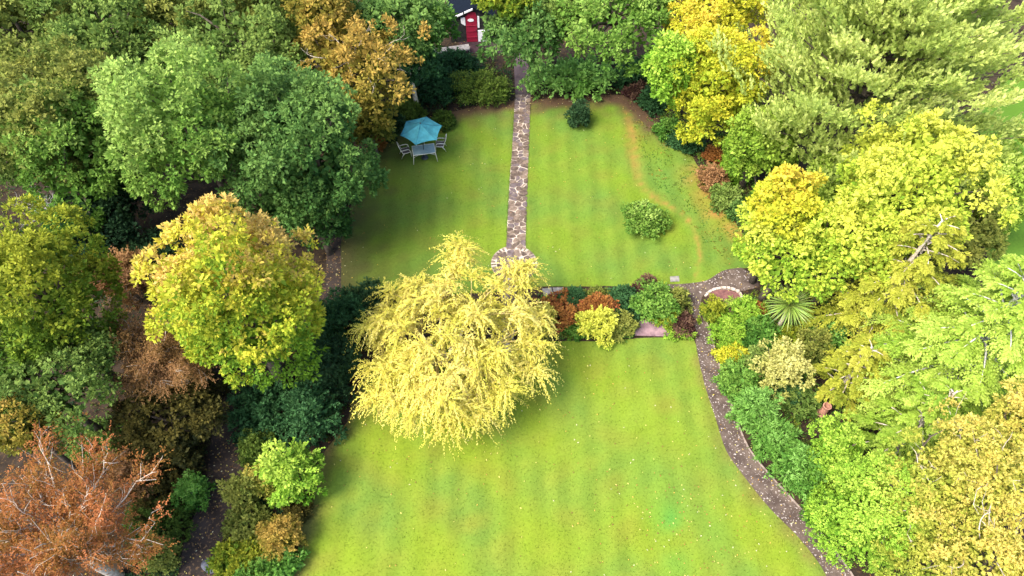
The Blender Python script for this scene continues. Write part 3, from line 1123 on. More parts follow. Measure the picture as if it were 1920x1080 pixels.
T_('tree', 'shaded deep green tree beside the black gap under the pale tree', 'tree', 215, 365, 55, 60, 3.5, 'deep', NB, bias=.1)
# far end
T_('tree', 'blue green tree reaching toward the red door', 'tree', 740, 45, 88, 68, 6.0, 'blue', NF, bias=.14, leaf=.19)
T_('tree', 'lighter green bough tree hanging close beside the red door', 'tree', 805, 50, 42, 48, 5.0, 'green', NF, bias=-.02, leaf=.19, zmin=-.5)
T_('tree', 'slim dark tree with a pale bare trunk behind the parasol', 'tree', 772, 128, 52, 48, 3.6, 'teal', NF, bias=.12, bark=PALEBARK, zmin=-.3)
T_('tree', 'dark leafy tree overhanging the far end of the path', 'tree', 985, 65, 72, 62, 5.0, 'blue', NF, bias=.02, zmin=-.5, base=(1022, 125))
T_('tree', 'lime tinted tree top above the dark tree over the path', 'tree', 945, 0, 55, 32, 7.0, 'limey', NF, bias=.14, leaf=.19, base=(1015, 72))
T_('tree', 'grey green tree with hanging sprays behind the laurel hedge', 'tree', 1150, 35, 105, 78, 6.0, 'light', NF, bias=-.14, zmin=-.5, base=(1135, 110))
T_('tree', 'shaded green tree in the far row between the dark and grey green trees', 'tree', 1040, 15, 55, 45, 6.0, 'mid', NF, bias=.1)
T_('tree', 'lime yellow tree with tall narrow drooping crown', 'tree', 1258, 125, 42, 108, 6.2, 'lime', NR, bias=-.04, zmin=-.95, base=(1285, 215))
T_('tree', 'golden yellow tree squeezed between the narrow lime tree and the pine', 'tree', 1350, 150, 74, 165, 5.6, 'gold', NR, bias=-.02, leaf=.14, tilt=(.1, .2, .15), rough=2.0, zmin=-.95, base=(1395, 280))
T_('tree', 'orange tinged yellow tree at the top edge beside the pine', 'tree', 1335, 20, 80, 70, 7.0, 'gold', NR, bias=.02, leaf=.15)
T_('tree', 'shadowy green tree under the lower boughs of the pine', 'tree', 1420, 270, 60, 70, 3.5, 'cedar', NR, bias=-.2, leaf=.15, zmin=-.9)
T_('tree', 'bright yellow green tree below the pine', 'tree', 1700, 345, 118, 118, 7.5, 'yellow', NR, rough=2.3, bias=.10, leaf=.18)
T_('tree', 'gold topped tree beside the upper lawn bed', 'tree', 1475, 385, 64, 62, 6.2, 'gold', NR, bias=-.10, leaf=.17)
T_('tree', 'yellow green tree overhanging the path junction', 'tree', 1475, 462, 96, 84, 4.5, 'yellow', NR, rough=2.2, bias=-.12, leaf=.19)
T_('tree', 'grey green tree top filling the gap under the pine above the yellow trees', 'tree', 1575, 350, 58, 55, 4.2, 'cedar', NR, bias=.0, leaf=.15)
T_('tree', 'lime green tree between the gold topped tree and the feathery cypress', 'tree', 1590, 455, 82, 85, 5.5, 'yellow', NR, bias=-.2, leaf=.19)
T_('tree', 'soft green tree beside the neighbouring lawn', 'tree', 1865, 355, 75, 90, 4.5, 'cedar', NR, bias=-.06, leaf=.17)
T_('tree', 'dull green tree between the bright yellow tree and the neighbouring lawn', 'tree', 1815, 430, 62, 60, 3.5, 'olive', NR, bias=.15, leaf=.17)
T_('tree', 'amber tree with fine leaves and bare twigs beside the white twiggy shrub', 'tree', 1835, 890, 88, 95, 6.0, 'amber', NR, bias=.12, twigs=12, rough=2.6, leaf=.14, dens=.72)
T_('tree', 'olive gold loose tree between the lime hedge and the amber tree', 'tree', 1730, 925, 88, 92, 4.8, 'amber', NR, bias=-.16, twigs=10, rough=2.8, leaf=.135, dens=.62)
T_('tree', 'golden tree at the bottom edge below the amber tree', 'tree', 1865, 1055, 105, 88, 5.4, 'amber', NR, bias=.22, twigs=8, rough=2.6, leaf=.14, dens=.7)
T_('tree', 'yellow green tree at the bottom edge beside the lime hedge', 'tree', 1755, 1050, 85, 75, 3.6, 'amber', NR, bias=-.28, twigs=8, rough=2.4, leaf=.135, dens=.65)
T_('tree', 'orange yellow tree at the frame edge above the white twiggy shrub', 'tree', 1915, 790, 60, 75, 6.5, 'amber', NR, bias=.24, leaf=.14, dens=.8)
# hedge
T_('conifer_hedge', 'tall lime green conifer hedge beside the lower end of the path', 'hedge', 1625, 960, 92, 165, 2.6, 'lime', None, leaf=.12, asp=.5, dens=.62, bias=.05, zmin=-.9, rough=.2)
T_('tree', 'round lime conifer at the head of the conifer hedge', 'tree', 1565, 845, 45, 55, 2.6, 'lime', NR, leaf=.12, asp=.5, dens=.7, bias=-.1, zmin=-.9)

# ------------------------------------------------------------------ conifers, cypresses


def conifer(name, label, px, py, rpx, hc, Htop, z0, pal, style, group=NR, nb=60, seed=None, bark=BARK, dens=1.0, prof=.75, bias=0):
    rng = new_rng()
    c = G(px, py, hc)
    R = rpx / scale_at(c)
    o = thing(name, label, 'tree', (c[0], c[1], float(hgt(c[1]))), group)
    tb = Tubes()
    tb.add(curve_pts((0, 0, -.1), (rng.normal() * .1, rng.normal() * .1, Htop), .01, rng, 8), .12 + Htop * .018, .03, 8)
    tb.build('trunk', bark, o)
    parts = []
    bt = Tubes()
    for i in range(nb):
        t = (i + .5) / nb
        t = t ** .85
        z = z0 + (Htop - z0) * t
        az = i * 2.399963 + rng.normal() * .25
        Lb = R * (1 - t) ** prof * rng.uniform(.75, 1.12) + .35
        d = np.array([math.cos(az), math.sin(az), 0])
        if style == 'pine':
            rise, dr = .30 + .45 * t, -.12
        else:
            rise, dr = .22 + .5 * t, .42
        s = np.linspace(0, 1, 6)[:, None]
        ctr = np.array([0, 0, z]) + d * Lb * s + np.array([0, 0, 1.]) * (rise * s - dr * s * s) * Lb
        bt.add(ctr, .03 + .012 * Lb, .012, 4)
        lat = np.array([-d[1], d[0], 0])
        n = int((23 if style == 'pine' else 14) * max(Lb, .6) * dens)
        q = rng.uniform(.12, 1.0, n) ** .8
        wd = (.34 if style == 'pine' else .24) * Lb * np.sin(math.pi * np.clip(q * .80 + .16, 0, 1)) * rng.uniform(-1, 1, n)
        cen = np.array([0, 0, z]) + d * (Lb * q)[:, None] + np.array([0, 0, 1.]) * ((rise * q - dr * q * q) * Lb)[:, None]
        pos = cen + lat * wd[:, None] + rng.normal(size=(n, 3)) * .07
        tt = .45 + bias + rng.normal() * .1 + noise(pos, 1.4, 5 + i) * .15 + .1 * (q - .5)
        if style == 'pine':
            pos[:, 2] += rng.uniform(-.28, .22, n) - np.abs(wd) * .12
            dd = norm(d * .5 + lat * (np.sign(wd) * .25 * np.abs(wd) / (.2 * Lb + .1))[:, None] + np.array([0, 0, .95]) + rng.normal(size=(n, 3)) * .25)
            # a shoot is a brush of needles round its axis
            m = 11
            idx = np.repeat(np.arange(n), m)
            s_ = rng.uniform(0, 1, n * m)
            ln = rng.uniform(.5, .95, n)
            rad = norm(np.cross(dd[idx], rng.normal(size=(n * m, 3))))
            P = pos[idx] + dd[idx] * (s_ * ln[idx])[:, None]
            T = norm(dd[idx] * .9 + rad * (.75 - .45 * s_)[:, None])
            N = norm(np.cross(T, np.cross(dd[idx], T) + rng.normal(size=(n * m, 3)) * .2))
            C = ramp(pal, tt[idx] + .22 * (s_ - .4) + rng.normal(size=n * m) * .08)
            parts.append((P, T, N, rng.uniform(.17, .29, n * m), np.full(n * m, .12), C))
        else:
            sg = np.where(rng.random(n) < .5, -1., 1.)
            pos = cen + rng.normal(size=(n, 3)) * .05
            an = rng.uniform(.35, 1.05, n) * (1.15 - q * .6)
            dd = norm(d * np.cos(an)[:, None] + lat * (np.sin(an) * sg)[:, None] + np.array([0, 0, .12]) + rng.normal(size=(n, 3)) * .12)
            lS = np.clip(.42 * Lb * np.sin(math.pi * np.clip(q * .78 + .16, 0, 1)), .35, 1.25) * rng.uniform(.7, 1.2, n)
            parts.append(strands(rng, pos, dd, lS, rng.uniform(.25, .6, n), 20, .20, .072, .62, pal, tt, wob=.06, s0=.1))
    bt.build('boughs', bark, o)
    kites('crown', *cat(parts), NEEDLE, o, 'stuff', fold=.1)
    return o


conifer('pine_tree', 'huge pale grey green pine with upturned tufted boughs', 1618, 190, 285, 6.5, 14.0, 2.6, 'pine', 'pine', nb=84, prof=.6, bias=.10, dens=1.15)
conifer('cypress_tree', 'large feathery yellow green cypress beside the neighbouring lawn', 1815, 660, 190, 4.5, 10.5, 1.5, 'cedar', 'cypress', nb=66, bark=GREYBARK, bias=.12, dens=1.35)
conifer('cypress_tree', 'olive drooping cypress with bare brown twigs in its middle', 1665, 560, 130, 3.6, 9.5, 1.2, 'cypress', 'cypress', nb=56, bark=PALEBARK, dens=1.1, bias=.05)
conifer('cypress_tree', 'narrow olive cypress between the bamboo like shrubs and the large cypress', 1600, 700, 62, 2.2, 4.6, .5, 'cypress', 'cypress', nb=34, bark=PALEBARK, bias=.0)
conifer('cypress_tree', 'low feathery cypress beside the head of the lime hedge', 1722, 800, 98, 3.2, 6.4, .8, 'cedar', 'cypress', nb=44, bark=PALEBARK, bias=.02, dens=1.1)


# ------------------------------------------------------------------ golden weeping willow
def willow():
    rng = new_rng()
    HC = 4.2
    c = G(840, 640, HC)
    s = scale_at(c)
    base = np.array([c[0], c[1], float(hgt(c[1]))])
    o = thing('willow_tree', 'golden weeping willow with streaming yellow branches over the lawn', 'tree', base)
    Rw = 158 / s
    heads = []
    for (px, py, h) in ((865, 458, 5.6), (850, 480, 5.2), (972, 508, 5.0), (930, 535, 5.2), (735, 548, 4.4), (775, 535, 4.6), (690, 612, 4.2), (700, 690, 3.6),
                        (705, 745, 3.2), (1005, 640, 4.0), (1000, 690, 3.6), (985, 580, 4.6), (880, 760, 3.6), (900, 770, 3.4), (760, 760, 3.3), (820, 560, 5.4), (890, 590, 5.6),
                        (800, 650, 5.2), (930, 660, 5.0), (850, 700, 4.8), (950, 730, 4.0), (830, 735, 4.0), (985, 500, 4.9), (955, 515, 5.0), (975, 535, 4.8), (1010, 600, 4.3), (862, 470, 5.4), (745, 590, 4.6), (862, 492, 5.3), (850, 512, 5.2), (884, 520, 5.2), (838, 532, 5.2)):
        heads.append(G(px, py, h) - base)
    D = fib(74, rng, -.05)
    for d in D:
        k = rng.uniform(.66, 1.0) * (1 + .16 * math.sin(3 * math.atan2(d[1], d[0]) + .8) + .08 * math.sin(7 * math.atan2(d[1], d[0])))
        heads.append(np.array([d[0] * Rw * k, d[1] * Rw * k * .98, 2.9 + 2.7 * d[2] * k + rng.normal() * .45]))
    heads = np.array(heads)
    heads[:, 2] = np.maximum(heads[:, 2], 1.9)
    Tubes().add(curve_pts((0, 0, -.1), (.1, .1, 3.4), .03, rng, 6), .26, .12, 9).build('trunk', PALEBARK, o)
    forks = [np.array([math.cos(a) * rng.uniform(.8, 1.8), math.sin(a) * rng.uniform(.8, 1.8), rng.uniform(3.0, 4.2)]) for a in np.linspace(0, 6.283, 9, endpoint=False)]
    for f in forks:
        Tubes().add(curve_pts((0, 0, rng.uniform(1.6, 2.8)), f, .06, rng, 5), .11, .055, 6).build('limb', PALEBARK, o)
    tw = Tubes()
    parts = []
    for hd in heads:
        f = min(forks, key=lambda q: np.linalg.norm(q - hd))
        tw.add(curve_pts(f, hd, .07, rng, 5), .045, .014, 4)
        n = int(rng.integers(22, 36))
        out = norm(np.array([hd[0], hd[1], 0.0]) + 1e-3)
        az = rng.uniform(0, 6.283, n)
        dd = np.stack([np.cos(az), np.sin(az), rng.uniform(.05, .9, n)], -1) + out * .55
        dd = norm(dd)
        ln = rng.uniform(.75, 1.65, n)
        pos = np.tile(hd, (n, 1)) + rng.normal(size=(n, 3)) * .14
        dr = rng.uniform(.55, 1.15, n)
        zend = pos[:, 2] + dd[:, 2] * ln - dr * ln
        dr = np.where(zend < .35, np.maximum(.2, (pos[:, 2] + dd[:, 2] * ln - .35) / ln), dr)
        t = .5 + rng.normal() * .16 + rng.normal(size=n) * .1 + .05 * (hd[2] - 3.8)
        parts.append(strands(rng, pos, dd, ln, dr, 28, .17, .050, .34, 'willow', t, wob=.06, s0=.02))
        for j in range(0, n, 5):
            ss = np.linspace(0, 1, 5)[:, None]
            tw.add(pos[j] + dd[j] * ln[j] * ss - np.array([0, 0, 1.]) * dr[j] * ln[j] * ss * ss, .010, .006, 3)
    tw.build('twigs', YELLOWTWIG, o, 'stuff')
    kites('crown', *cat(parts), LEAF, o, 'stuff', fold=.1)


willow()


# ------------------------------------------------------------------ thin trees whose branches show
def twiggy(name, label, category, px, py, rpx, ry, hc, pal, bark, nl, group=None, leaves=1.0, hub=.6, limb_r=.05, flatten=.55, bias=0, sub=9, arc_=(0, 6.283)):
    rng = new_rng()
    c = G(px, py, hc)
    R = rpx / scale_at(c)
    o = thing(name, label, category, (c[0], c[1], float(hgt(c[1]))), group)
    zh = hc * hub
    if limb_r > .03:
        Tubes().add(curve_pts((0, 0, -.1), (0, 0, zh + R * .2), .03, rng, 6), limb_r * 3, limb_r * 1.6, 8).build('trunk', bark, o)
    tips, tdir, parts = [], [], []
    tw = Tubes()
    for i in range(nl):
        az = arc_[0] + (arc_[1] - arc_[0]) * (i + rng.uniform(-.3, .3)) / nl
        el = rng.uniform(.05, 1.15)
        d = np.array([math.cos(az) * math.cos(el), math.sin(az) * math.cos(el), math.sin(el)])
        Lb = R * rng.uniform(.8, 1.12) * (1 - .25 * math.sin(el))
        s = np.linspace(0, 1, 7)[:, None]
        wob = rng.normal(size=(7, 3)) * .05 * Lb * s
        ctr = np.array([0, 0, zh + rng.uniform(-.15, .3) * R]) + d * Lb * s + np.array([0, 0, 1.]) * (.35 * s * s - .25 * s) * Lb + wob
        Tubes().add(ctr, limb_r * rng.uniform(.7, 1.15), limb_r * .16, 5).build('limb', bark, o)
        for j in range(sub):
            q = rng.uniform(.25, 1.0)
            a = np.array([np.interp(q, np.linspace(0, 1, 7), ctr[:, k]) for k in range(3)])
            dd = norm(d + rng.normal(size=3) * .55 + np.array([0, 0, .18]))
            l2 = R * rng.uniform(.16, .38)
            b = a + dd * l2
            pts = curve_pts(a, b, .1, rng, 4)
            tw.add(pts, limb_r * .2 + .004, .005, 3)
            for u in np.linspace(.25, 1, 4):
                tips.append(a + (b - a) * u)
                tdir.append(norm(dd + rng.normal(size=3) * .6))
        for q in np.linspace(.35, 1, 7):
            tips.append(np.array([np.interp(q, np.linspace(0, 1, 7), ctr[:, k]) for k in range(3)]))
            tdir.append(norm(d + rng.normal(size=3) * .7))
    tw.build('twigs', bark, o, 'stuff')
    if leaves:
        tips, tdir = np.array(tips), np.array(tdir)
        k = np.repeat(np.arange(len(tips)), max(1, int(round(leaves * 4))))
        pos = tips[k] + rng.normal(size=(len(k), 3)) * .12
        dd = norm(tdir[k] + rng.normal(size=(len(k), 3)) * .7)
        t = .5 + bias + noise(pos, 1.6, 77) * .25 + rng.normal(size=len(k)) * .1
        kites('crown', *strands(rng, pos, dd, rng.uniform(.25, .5, len(k)), .25, 7, .095, .044, .6, pal, t, wob=.12), LEAF, o, 'stuff', fold=.1)
    return o


twiggy('swamp_cypress', 'rust red tree with pale bare radiating branches in the near corner', 'tree', 75, 985, 200, 180, 6.5, 'rust', PALEBARK, 32, NB, 1.0, .62, .075, bias=.12, sub=14)
twiggy('tree', 'brown half bare tree between the yellow green tree and the golden maple', 'tree', 258, 590, 112, 140, 7.4, 'brown', PALEBARK, 24, NB, 1.3, .55, .035, bias=.12, sub=13)
twiggy('bare_shrub', 'leafless grey twiggy shrub at the edge of the wood', 'shrub', 55, 365, 52, 55, 3.8, 'brown', GREYBARK, 14, None, 0, .55, .03, sub=9)
twiggy('bare_shrub', 'white twiggy leafless shrub at the frame edge by the amber tree', 'shrub', 1905, 910, 52, 60, 5.2, 'amber', GREYBARK, 22, None, 0, .7, .03, sub=9)


# ------------------------------------------------------------------ cabbage palm: every sword leaf its own part
def palm():
    rng = new_rng()
    c = G(1482, 570, 2.6)
    o = thing('cabbage_palm', 'spiky cabbage palm with a fan of sword leaves beside the path bed', 'palm', (c[0], c[1], float(hgt(c[1]))))
    Tubes().add([(0, 0, -.1), (.03, 0, 1.2), (0, 0, 2.55)], .13, .09, 8).build('trunk', PALEBARK, o)
    metas = []
    for q in range(4):
        m_, n2, b2 = mat('sword_leaf_%s' % 'pale olive lime deep'.split()[q])
        b2.inputs['Base Color'].default_value = (*[(.24, .30, .06), (.15, .22, .035), (.20, .32, .045), (.07, .14, .03)][q], 1)
        b2.inputs['Roughness'].default_value = .5
        Lf, n = 1.3, 7
        vs, fs = [], []
        for i in range(n):
            s = i / (n - 1)
            wv = .032 * (1 - s ** 2.2) * min(1, .5 + 2 * s) + .003
            z = -.30 * s * s * Lf * (.6 + .25 * q)
            vs += [(s * Lf, -wv, z + wv * .4), (s * Lf, 0, z), (s * Lf, wv, z + wv * .4)]
            if i:
                a = 3 * (i - 1)
                fs += [(a, a + 3, a + 4, a + 1), (a + 1, a + 4, a + 5, a + 2)]
        me = bpy.data.meshes.new('sword_leaf')
        me.from_pydata(vs, [], fs)
        me.materials.append(m_)
        metas.append(me)
    nn = 160
    for i in range(nn):
        el = math.asin(-.35 + 1.33 * (i + .5) / nn)
        az = i * 2.399963 + rng.normal() * .15
        lf = bpy.data.objects.new('sword_leaf', metas[int(rng.integers(0, 3)) if i > 20 else 3 if i % 3 else 0])
        COL.objects.link(lf)
        lf.parent = o
        lf.location = (0, 0, 2.5)
        lf.rotation_euler = (rng.normal() * .3, -el, az)
        k = rng.uniform(.8, 1.1)
        lf.scale = (k, 1.1, k)


palm()


# ------------------------------------------------------------------ shrubs
SB = 'shrubs on the bank beside the woodland track'
SF = 'shrubs of the flower border between the two lawns'
SE = 'shrubs in the bed along the upper lawn'
SP_ = 'shrubs beside the curving path'
SH = 'shrubs below the summerhouse'


def B(label, px, py, rx, ry, pal, group, leaf=.13, name='shrub', category='shrub', hc=None, **kw):
    return leafy(name, label, category, px, py, rx, ry, hc, pal, group, leaf, False, **kw)


# bank
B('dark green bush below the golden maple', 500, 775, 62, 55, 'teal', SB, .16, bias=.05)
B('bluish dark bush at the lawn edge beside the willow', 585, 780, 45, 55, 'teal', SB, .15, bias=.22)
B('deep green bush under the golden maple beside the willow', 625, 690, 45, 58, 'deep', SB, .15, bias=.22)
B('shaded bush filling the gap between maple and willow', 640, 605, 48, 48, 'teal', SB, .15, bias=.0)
B('small dark bush at the corner of the upper lawn', 690, 570, 42, 32, 'deep', SB, .13, bias=.2)
B('bright lime green bush with big leaves at the lower lawn edge', 550, 888, 46, 50, 'lime', SB, .17, bias=-.02, hc=1.6)
B('mossy green bush above the bright lime bush', 480, 845, 30, 30, 'moss', SB, .13)
B('yellow spotted bush beside the bright lime bush', 495, 905, 24, 30, 'amber', SB, .13, dens=.8)
B('thin yellow green bush at the track edge', 455, 925, 28, 34, 'olive', SB, .13, bias=.22, dens=.7)
B('mixed green bush in the middle of the near bank', 470, 985, 38, 34, 'olive', SB, .13, bias=.15)
B('orange brown bush at the near lawn edge', 530, 1008, 32, 36, 'orange', SB, .12, bias=.15)
B('pale green bush at the bottom of the bank', 440, 1055, 38, 32, 'limey', SB, .15, bias=.02)
B('yellowish green bush next to the orange brown bush', 478, 1035, 28, 26, 'limey', SB, .15, bias=.2)
B('star leaved green bush at the bottom lawn edge', 525, 1060, 34, 30, 'emerald', SB, .18, bias=-.05)
B('green bush half out of frame at the bottom of the bank', 485, 1085, 42, 30, 'green', SB, .15)
B('low dark bush on the bank between lime bush and orange bush', 560, 955, 26, 24, 'darkolive', SB, .12, bias=.2)
# by the track, wood side
ST = 'undergrowth bushes between the wood and the track'
B('glossy green bush at the edge of the woodland track', 364, 925, 26, 38, 'emerald', ST, .12, bias=-.15)
B('dark olive bush above the glossy bush by the track', 330, 860, 50, 45, 'darkolive', ST, .13)
B('low olive brown bush below the dark olive one', 305, 925, 48, 42, 'darkolive', ST, .12, bias=.12)
B('mossy low bush at the bottom of the wood edge', 300, 990, 48, 40, 'moss', ST, .12, bias=-.15)
B('small yellow green plant beside the rust tree at the bottom', 305, 1040, 30, 36, 'olive', ST, .12, bias=.05)
B('brown leaved bush in the gap between the yellow green tree and the golden maple', 232, 520, 52, 50, 'brown', ST, .14, bias=.2, hc=2.2)
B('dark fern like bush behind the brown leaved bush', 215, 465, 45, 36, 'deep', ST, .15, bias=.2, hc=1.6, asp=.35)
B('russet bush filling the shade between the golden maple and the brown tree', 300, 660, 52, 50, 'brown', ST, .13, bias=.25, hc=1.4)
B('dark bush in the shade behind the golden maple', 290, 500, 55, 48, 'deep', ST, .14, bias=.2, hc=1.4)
B('dim olive bush at the track edge below the golden maple', 372, 735, 40, 36, 'darkolive', ST, .13, bias=.25)
B('dull green bush under the dark green tree near the rust tree', 195, 830, 50, 42, 'mid', ST, .13, bias=-.15)
B('brown twiggy bush beside the rust tree', 255, 900, 40, 48, 'brown', ST, .12, bias=.1)
# flower border
B('red orange shrub in the flower border next to the willow', 1045, 590, 36, 30, 'red', SF, .11, bias=.2, tilt=(0, -.1, .3))
B('yellow brown shrub beside the red shrub', 1018, 600, 22, 28, 'amber', SF, .11)
B('bright yellow round shrub spilling onto the lower lawn', 1122, 606, 32, 32, 'yellow', SF, .11, bias=.55, hc=.85)
B('red leaved shrub behind the yellow round shrub', 1120, 572, 28, 16, 'red', SF, .11, bias=.3, hc=1.1)
B('olive shrub beside the yellow round shrub', 1160, 610, 28, 26, 'olive', SF, .11, bias=.22)
B('dark green shrub at the back of the flower border', 1165, 570, 34, 26, 'teal', SF, .12, bias=.2)
B('low green shrub between the red and yellow shrubs', 1083, 617, 22, 18, 'green', SF, .10, bias=-.15)
B('small dark green shrub behind the red shrub', 1078, 560, 24, 18, 'teal', SF, .10, bias=.25)
B('tall light green shrub above the gravel bed', 1228, 570, 38, 32, 'green', SF, .13, bias=.12, hc=1.2)
B('yellow flecked shrub over the gravel bed', 1245, 592, 24, 18, 'yellow', SF, .11, bias=-.1, dens=.7)
B('purple brown shrub at the path corner of the border', 1278, 608, 22, 20, 'plum', SF, .10, bias=.15)
B('olive shrub beside the path in the flower border', 1268, 565, 18, 26, 'olive', SF, .10, bias=.05)
B('purple and yellow plant at the lawn side of the border', 1212, 535, 16, 18, 'plum', SF, .10, bias=.35)
B('small yellow plant beside the purple one', 1228, 536, 10, 10, 'yellow', SF, .09)
B('low bright green plant at the path corner', 1275, 628, 24, 9, 'lime', SF, .09, bias=-.15)
B('mid green shrub at the back of the border near the slabs', 1125, 556, 30, 14, 'olive', SF, .10)
# lawn islands
B('small dark round conifer standing alone on the upper lawn', 1085, 220, 17, 24, 'deep', None, .10, bias=.22, hc=.75, tilt=(0, 0, .2))
B('light green loose shrub standing alone on the upper lawn', 1208, 412, 33, 28, 'light', None, .13, bias=-.12, hc=.7, dens=.7, twigs=14, rough=2.2)
# bed along the upper lawn
B('dark teal shrub at the far corner of the upper lawn', 1222, 190, 24, 20, 'teal', SE, .12, bias=.2)
B('purple brown low shrub at the far corner of the lawn', 1195, 172, 24, 14, 'plum', SE, .10, bias=.2)
B('dark green shrub under the narrow lime tree', 1285, 262, 30, 22, 'teal', SE, .12, bias=.3)
B('leafy low shrub along the far lawn bed', 1252, 245, 26, 16, 'green', SE, .11, bias=-.25, dens=.7)
B('red brown shrub at the foot of the golden tree', 1338, 292, 16, 15, 'red', SE, .10, bias=.3)
B('bright green shrub below the golden tree', 1375, 320, 26, 24, 'lime', SE, .13, bias=-.2)
B('dull brown green shrub in the middle of the lawn bed', 1335, 335, 26, 24, 'brown', SE, .10, bias=.35, dens=.7)
B('grey green shrub in the lawn bed below the brown one', 1358, 372, 22, 22, 'mid', SE, .11, bias=.15, dens=.7)
B('sparse dark shrub at the near end of the lawn bed', 1382, 398, 16, 18, 'blue', SE, .11, bias=.1, dens=.7)
# below the summerhouse
B('grassy green hedge beside the far end of the path', 908, 172, 52, 32, 'moss', SH, .12, name='hedge', category='hedge', bias=.12, asp=.35)
B('dark shrub under the long bench', 850, 125, 48, 24, 'teal', SH, .13, bias=.02)
B('glossy laurel hedge on the lawn side of the far path', 1072, 150, 76, 32, 'emerald', SH, .17, name='hedge', category='hedge', bias=.42)
B('dark bush beyond the laurel hedge', 1195, 142, 38, 26, 'teal', SH, .13, bias=.1)
B('rounded yellow green shrub just behind the parasol', 769, 213, 21, 20, 'moss', SH, .12, bias=.15)
B('dark low shrub under the slim pale trunked tree', 815, 165, 42, 32, 'teal', SH, .13, bias=.05)
B('small yellow green sapling beside the grassy hedge', 856, 158, 10, 22, 'limey', SH, .12, bias=.1, dens=.6)
B('low olive plant beside the parasol', 832, 226, 20, 16, 'moss', SH, .10, bias=-.2)
B('dim shrub at the edge of the orange tree', 720, 235, 28, 28, 'deep', SH, .13, bias=.2)
B('small orange shrub at the lawn corner near the chairs', 705, 272, 15, 14, 'rust', SH, .10, dens=.6)
# beside the curving path
B('green mound shrub at the path junction', 1392, 588, 34, 26, 'lime', SP_, .12, bias=-.2, asp=.3)
B('yellow green shrub beside the junction', 1335, 585, 17, 24, 'limey', SP_, .11, bias=.12)
B('grassy green shrub below the mound', 1365, 628, 26, 28, 'lime', SP_, .12, bias=-.25, asp=.3)
B('golden yellow shrub beside the path', 1373, 668, 30, 20, 'gold', SP_, .10, bias=-.15)
B('dark green shrub behind the green mound', 1420, 632, 34, 32, 'green', SP_, .13, bias=-.3)
B('cream leaved shrub standing among the green ones', 1466, 690, 38, 44, 'cream', SP_, .13, bias=.12, hc=1.7)
B('leafy green shrub at the path edge below the golden shrub', 1383, 718, 34, 34, 'green', SP_, .13, bias=.12)
B('grey green shrub between the golden and cream shrubs', 1420, 690, 30, 32, 'mid', SP_, .12, bias=.15)
B('feathery green shrub along the path', 1412, 775, 36, 42, 'emerald', SP_, .17, bias=.16, asp=.28)
B('feathery bluish shrub further along the path', 1452, 830, 40, 42, 'emerald', SP_, .17, bias=.05, asp=.28)
B('feathery green shrub next to the lime hedge', 1495, 885, 38, 48, 'emerald', SP_, .17, bias=-.02, asp=.28)
B('trailing green shrub at the foot of the lime hedge', 1535, 960, 22, 42, 'green', SP_, .13, bias=-.08)
B('green shrub below the cabbage palm', 1475, 640, 34, 26, 'limey', SP_, .12, bias=.05)
B('shrub with small reddish leaves beside the cabbage palm', 1420, 580, 16, 12, 'rust', SP_, .09, dens=.7)
B('dull bush behind the cream shrub', 1525, 650, 26, 40, 'olive', SP_, .11, bias=.1, dens=.7)
B('blue green bush in front of the olive cypress', 1553, 625, 26, 32, 'emerald', SP_, .12, bias=.05)
B('low dark bush between cream shrub and terracotta pot', 1500, 755, 34, 28, 'mid', SP_, .11, bias=-.1)
B('green low bush before the head of the hedge', 1480, 740, 28, 18, 'teal', SP_, .11, bias=.25)

# ------------------------------------------------------------------ low growth in the beds and on the wood floor
def cover_patch(name, polys, n, pal_list, hmax, seed, lL=.11, lW=.05, m=7):
    rng = np.random.default_rng(seed)
    parts = []
    for poly, cnt in zip(polys, n):
        pl_ = gp(poly)
        q = scatter(pl_, cnt, rng)
        q = q[(noise(q, 1.6, seed + 3) > -.35)]
        k = len(q)
        pos = np.column_stack([q, hgt(q[:, 1])])
        h = hmax * (.5 + .5 * np.clip(noise(q, 2.0, seed + 1) + .3, 0, 1.4)) * rng.uniform(.5, 1.1, k)
        dd = norm(np.column_stack([rng.normal(size=(k, 2)) * .7, np.full(k, .9)]))
        which = np.clip((noise(q, 1.9, seed + 2) * .5 + .5 + rng.normal(size=k) * .12) * len(pal_list), 0, len(pal_list) - .01).astype(int)
        for w_, pal in enumerate(pal_list):
            s_ = which == w_
            if s_.any():
                parts.append(strands(rng, pos[s_], dd[s_], h[s_], .35, m, lL, lW, .7, pal, .45 + rng.normal(size=s_.sum()) * .15, wob=.2))
    kites(name, *cat(parts), LEAF, None, 'stuff')


BED_R = [(1322, 590), (1360, 713), (1407, 840), (1497, 945), (1590, 1060), (1700, 1090), (1760, 800), (1650, 640), (1560, 560), (1420, 545), (1392, 560), (1378, 585), (1340, 582)]
BED_M = [(1000, 556), (1250, 545), (1285, 572), (1298, 630), (1262, 632), (1256, 596), (1190, 600), (1186, 636), (1000, 638)]
BED_B = [(600, 565), (700, 558), (690, 640), (648, 770), (612, 840), (572, 960), (545, 1090), (405, 1090), (458, 900), (468, 760), (530, 690)]
BED_W = [(240, 810), (388, 815), (375, 910), (330, 1090), (240, 1090)]
BED_L = [(1172, 168), (1240, 150), (1320, 215), (1410, 300), (1440, 490), (1410, 470), (1378, 415), (1325, 330), (1280, 268), (1222, 222)]
BED_F = [(-60, 330), (200, 360), (300, 420), (330, 520), (240, 640), (200, 800), (120, 860), (-60, 860)]
BED_K = [(1178, 188), (1230, 232), (1290, 288), (1330, 345), (1378, 420), (1400, 485), (1330, 490), (1312, 440), (1265, 380), (1222, 345), (1198, 290)]
BED_S = [(700, 240), (760, 180), (835, 112), (958, 118), (960, 186), (860, 203), (760, 232)]
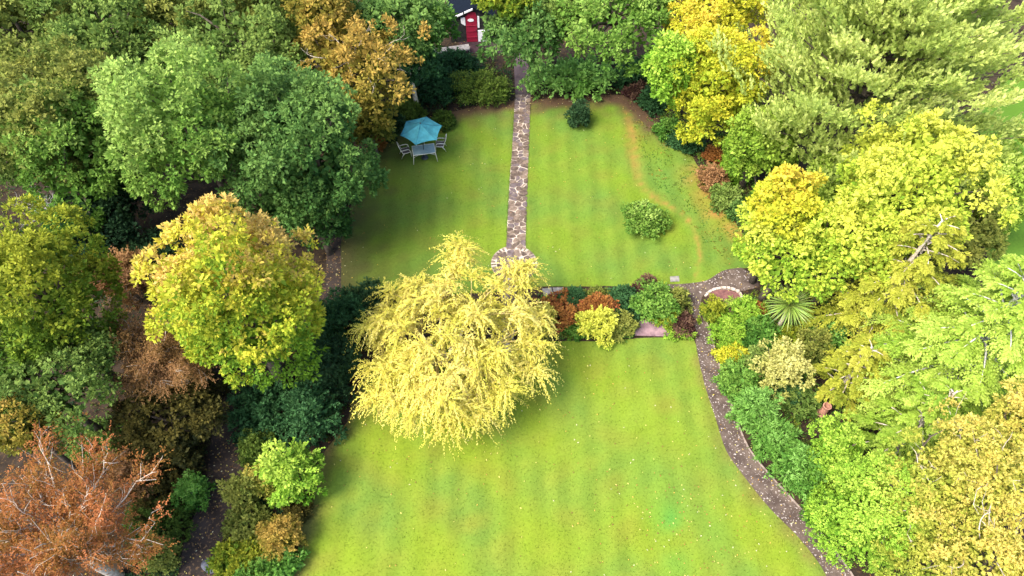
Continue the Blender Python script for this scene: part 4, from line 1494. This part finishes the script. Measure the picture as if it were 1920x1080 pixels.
BED_T = [(998, 112), (1235, 100), (1240, 200), (1165, 174), (998, 182)]
cover_patch('ground_cover', [BED_R, BED_M, BED_L], [7000, 2600, 3000], ['mid', 'green', 'limey', 'olive', 'emerald'], .55, 301)
cover_patch('lawn_weeds', [BED_K], [900], ['mid', 'green', 'limey', 'olive', 'orange'], .16, 321, .08, .04, 6)
cover_patch('shade_plants', [BED_B, BED_W, BED_S, BED_T, BED_F], [3600, 1800, 2000, 1500, 3400], ['deep', 'teal', 'moss', 'darkolive'], .45, 311, m=6)

# ------------------------------------------------------------------ fallen leaves
rl = np.random.default_rng(55)
pts = [scatter(up_poly, 220, rl), scatter(lo_poly, 300, rl), scatter(path_poly, 200, rl), scatter(tl + tr_, 420, rl)]
soil = np.column_stack([rl.uniform(-40, 36, 9000), rl.uniform(6, 60, 9000)])
soil = soil[~inside(up_poly, soil) & ~inside(lo_poly, soil) & ~inside(path_poly, soil) & ~inside(tl + tr_, soil) & ~inside(side_poly, soil)]
drift = np.vstack([G(860, 720)[:2] + rl.normal(size=(420, 2)) * np.array([3.6, 2.6]), G(1290, 985)[:2] + rl.normal(size=(200, 2)) * np.array([2.2, 1.8]), G(480, 700)[:2] + rl.normal(size=(500, 2)) * 3.0])
near_edge = edge_top[rl.integers(0, len(edge_top), 260)] + rl.normal(size=(260, 2)) * .35
pts = np.vstack(pts + [soil, near_edge, drift])
k = len(pts)
P = np.column_stack([pts, hgt(pts[:, 1]) + rl.uniform(.03, .05, k)])
az = rl.uniform(0, 6.283, k)
T = np.stack([np.cos(az), np.sin(az), rl.normal(size=k) * .15], -1)
T = norm(T)
N = norm(np.array([0, 0, 1.]) + rl.normal(size=(k, 3)) * .25)
Cl = np.array([(.50, .44, .12), (.45, .30, .06), (.30, .15, .04), (.52, .48, .30), (.16, .085, .03)])[rl.choice(5, k, p=(.25, .2, .2, .15, .2))]
kites('fallen_leaves', P, T, N, rl.uniform(.045, .11, k), rl.uniform(.03, .07, k), Cl, LITTER, None, 'stuff')
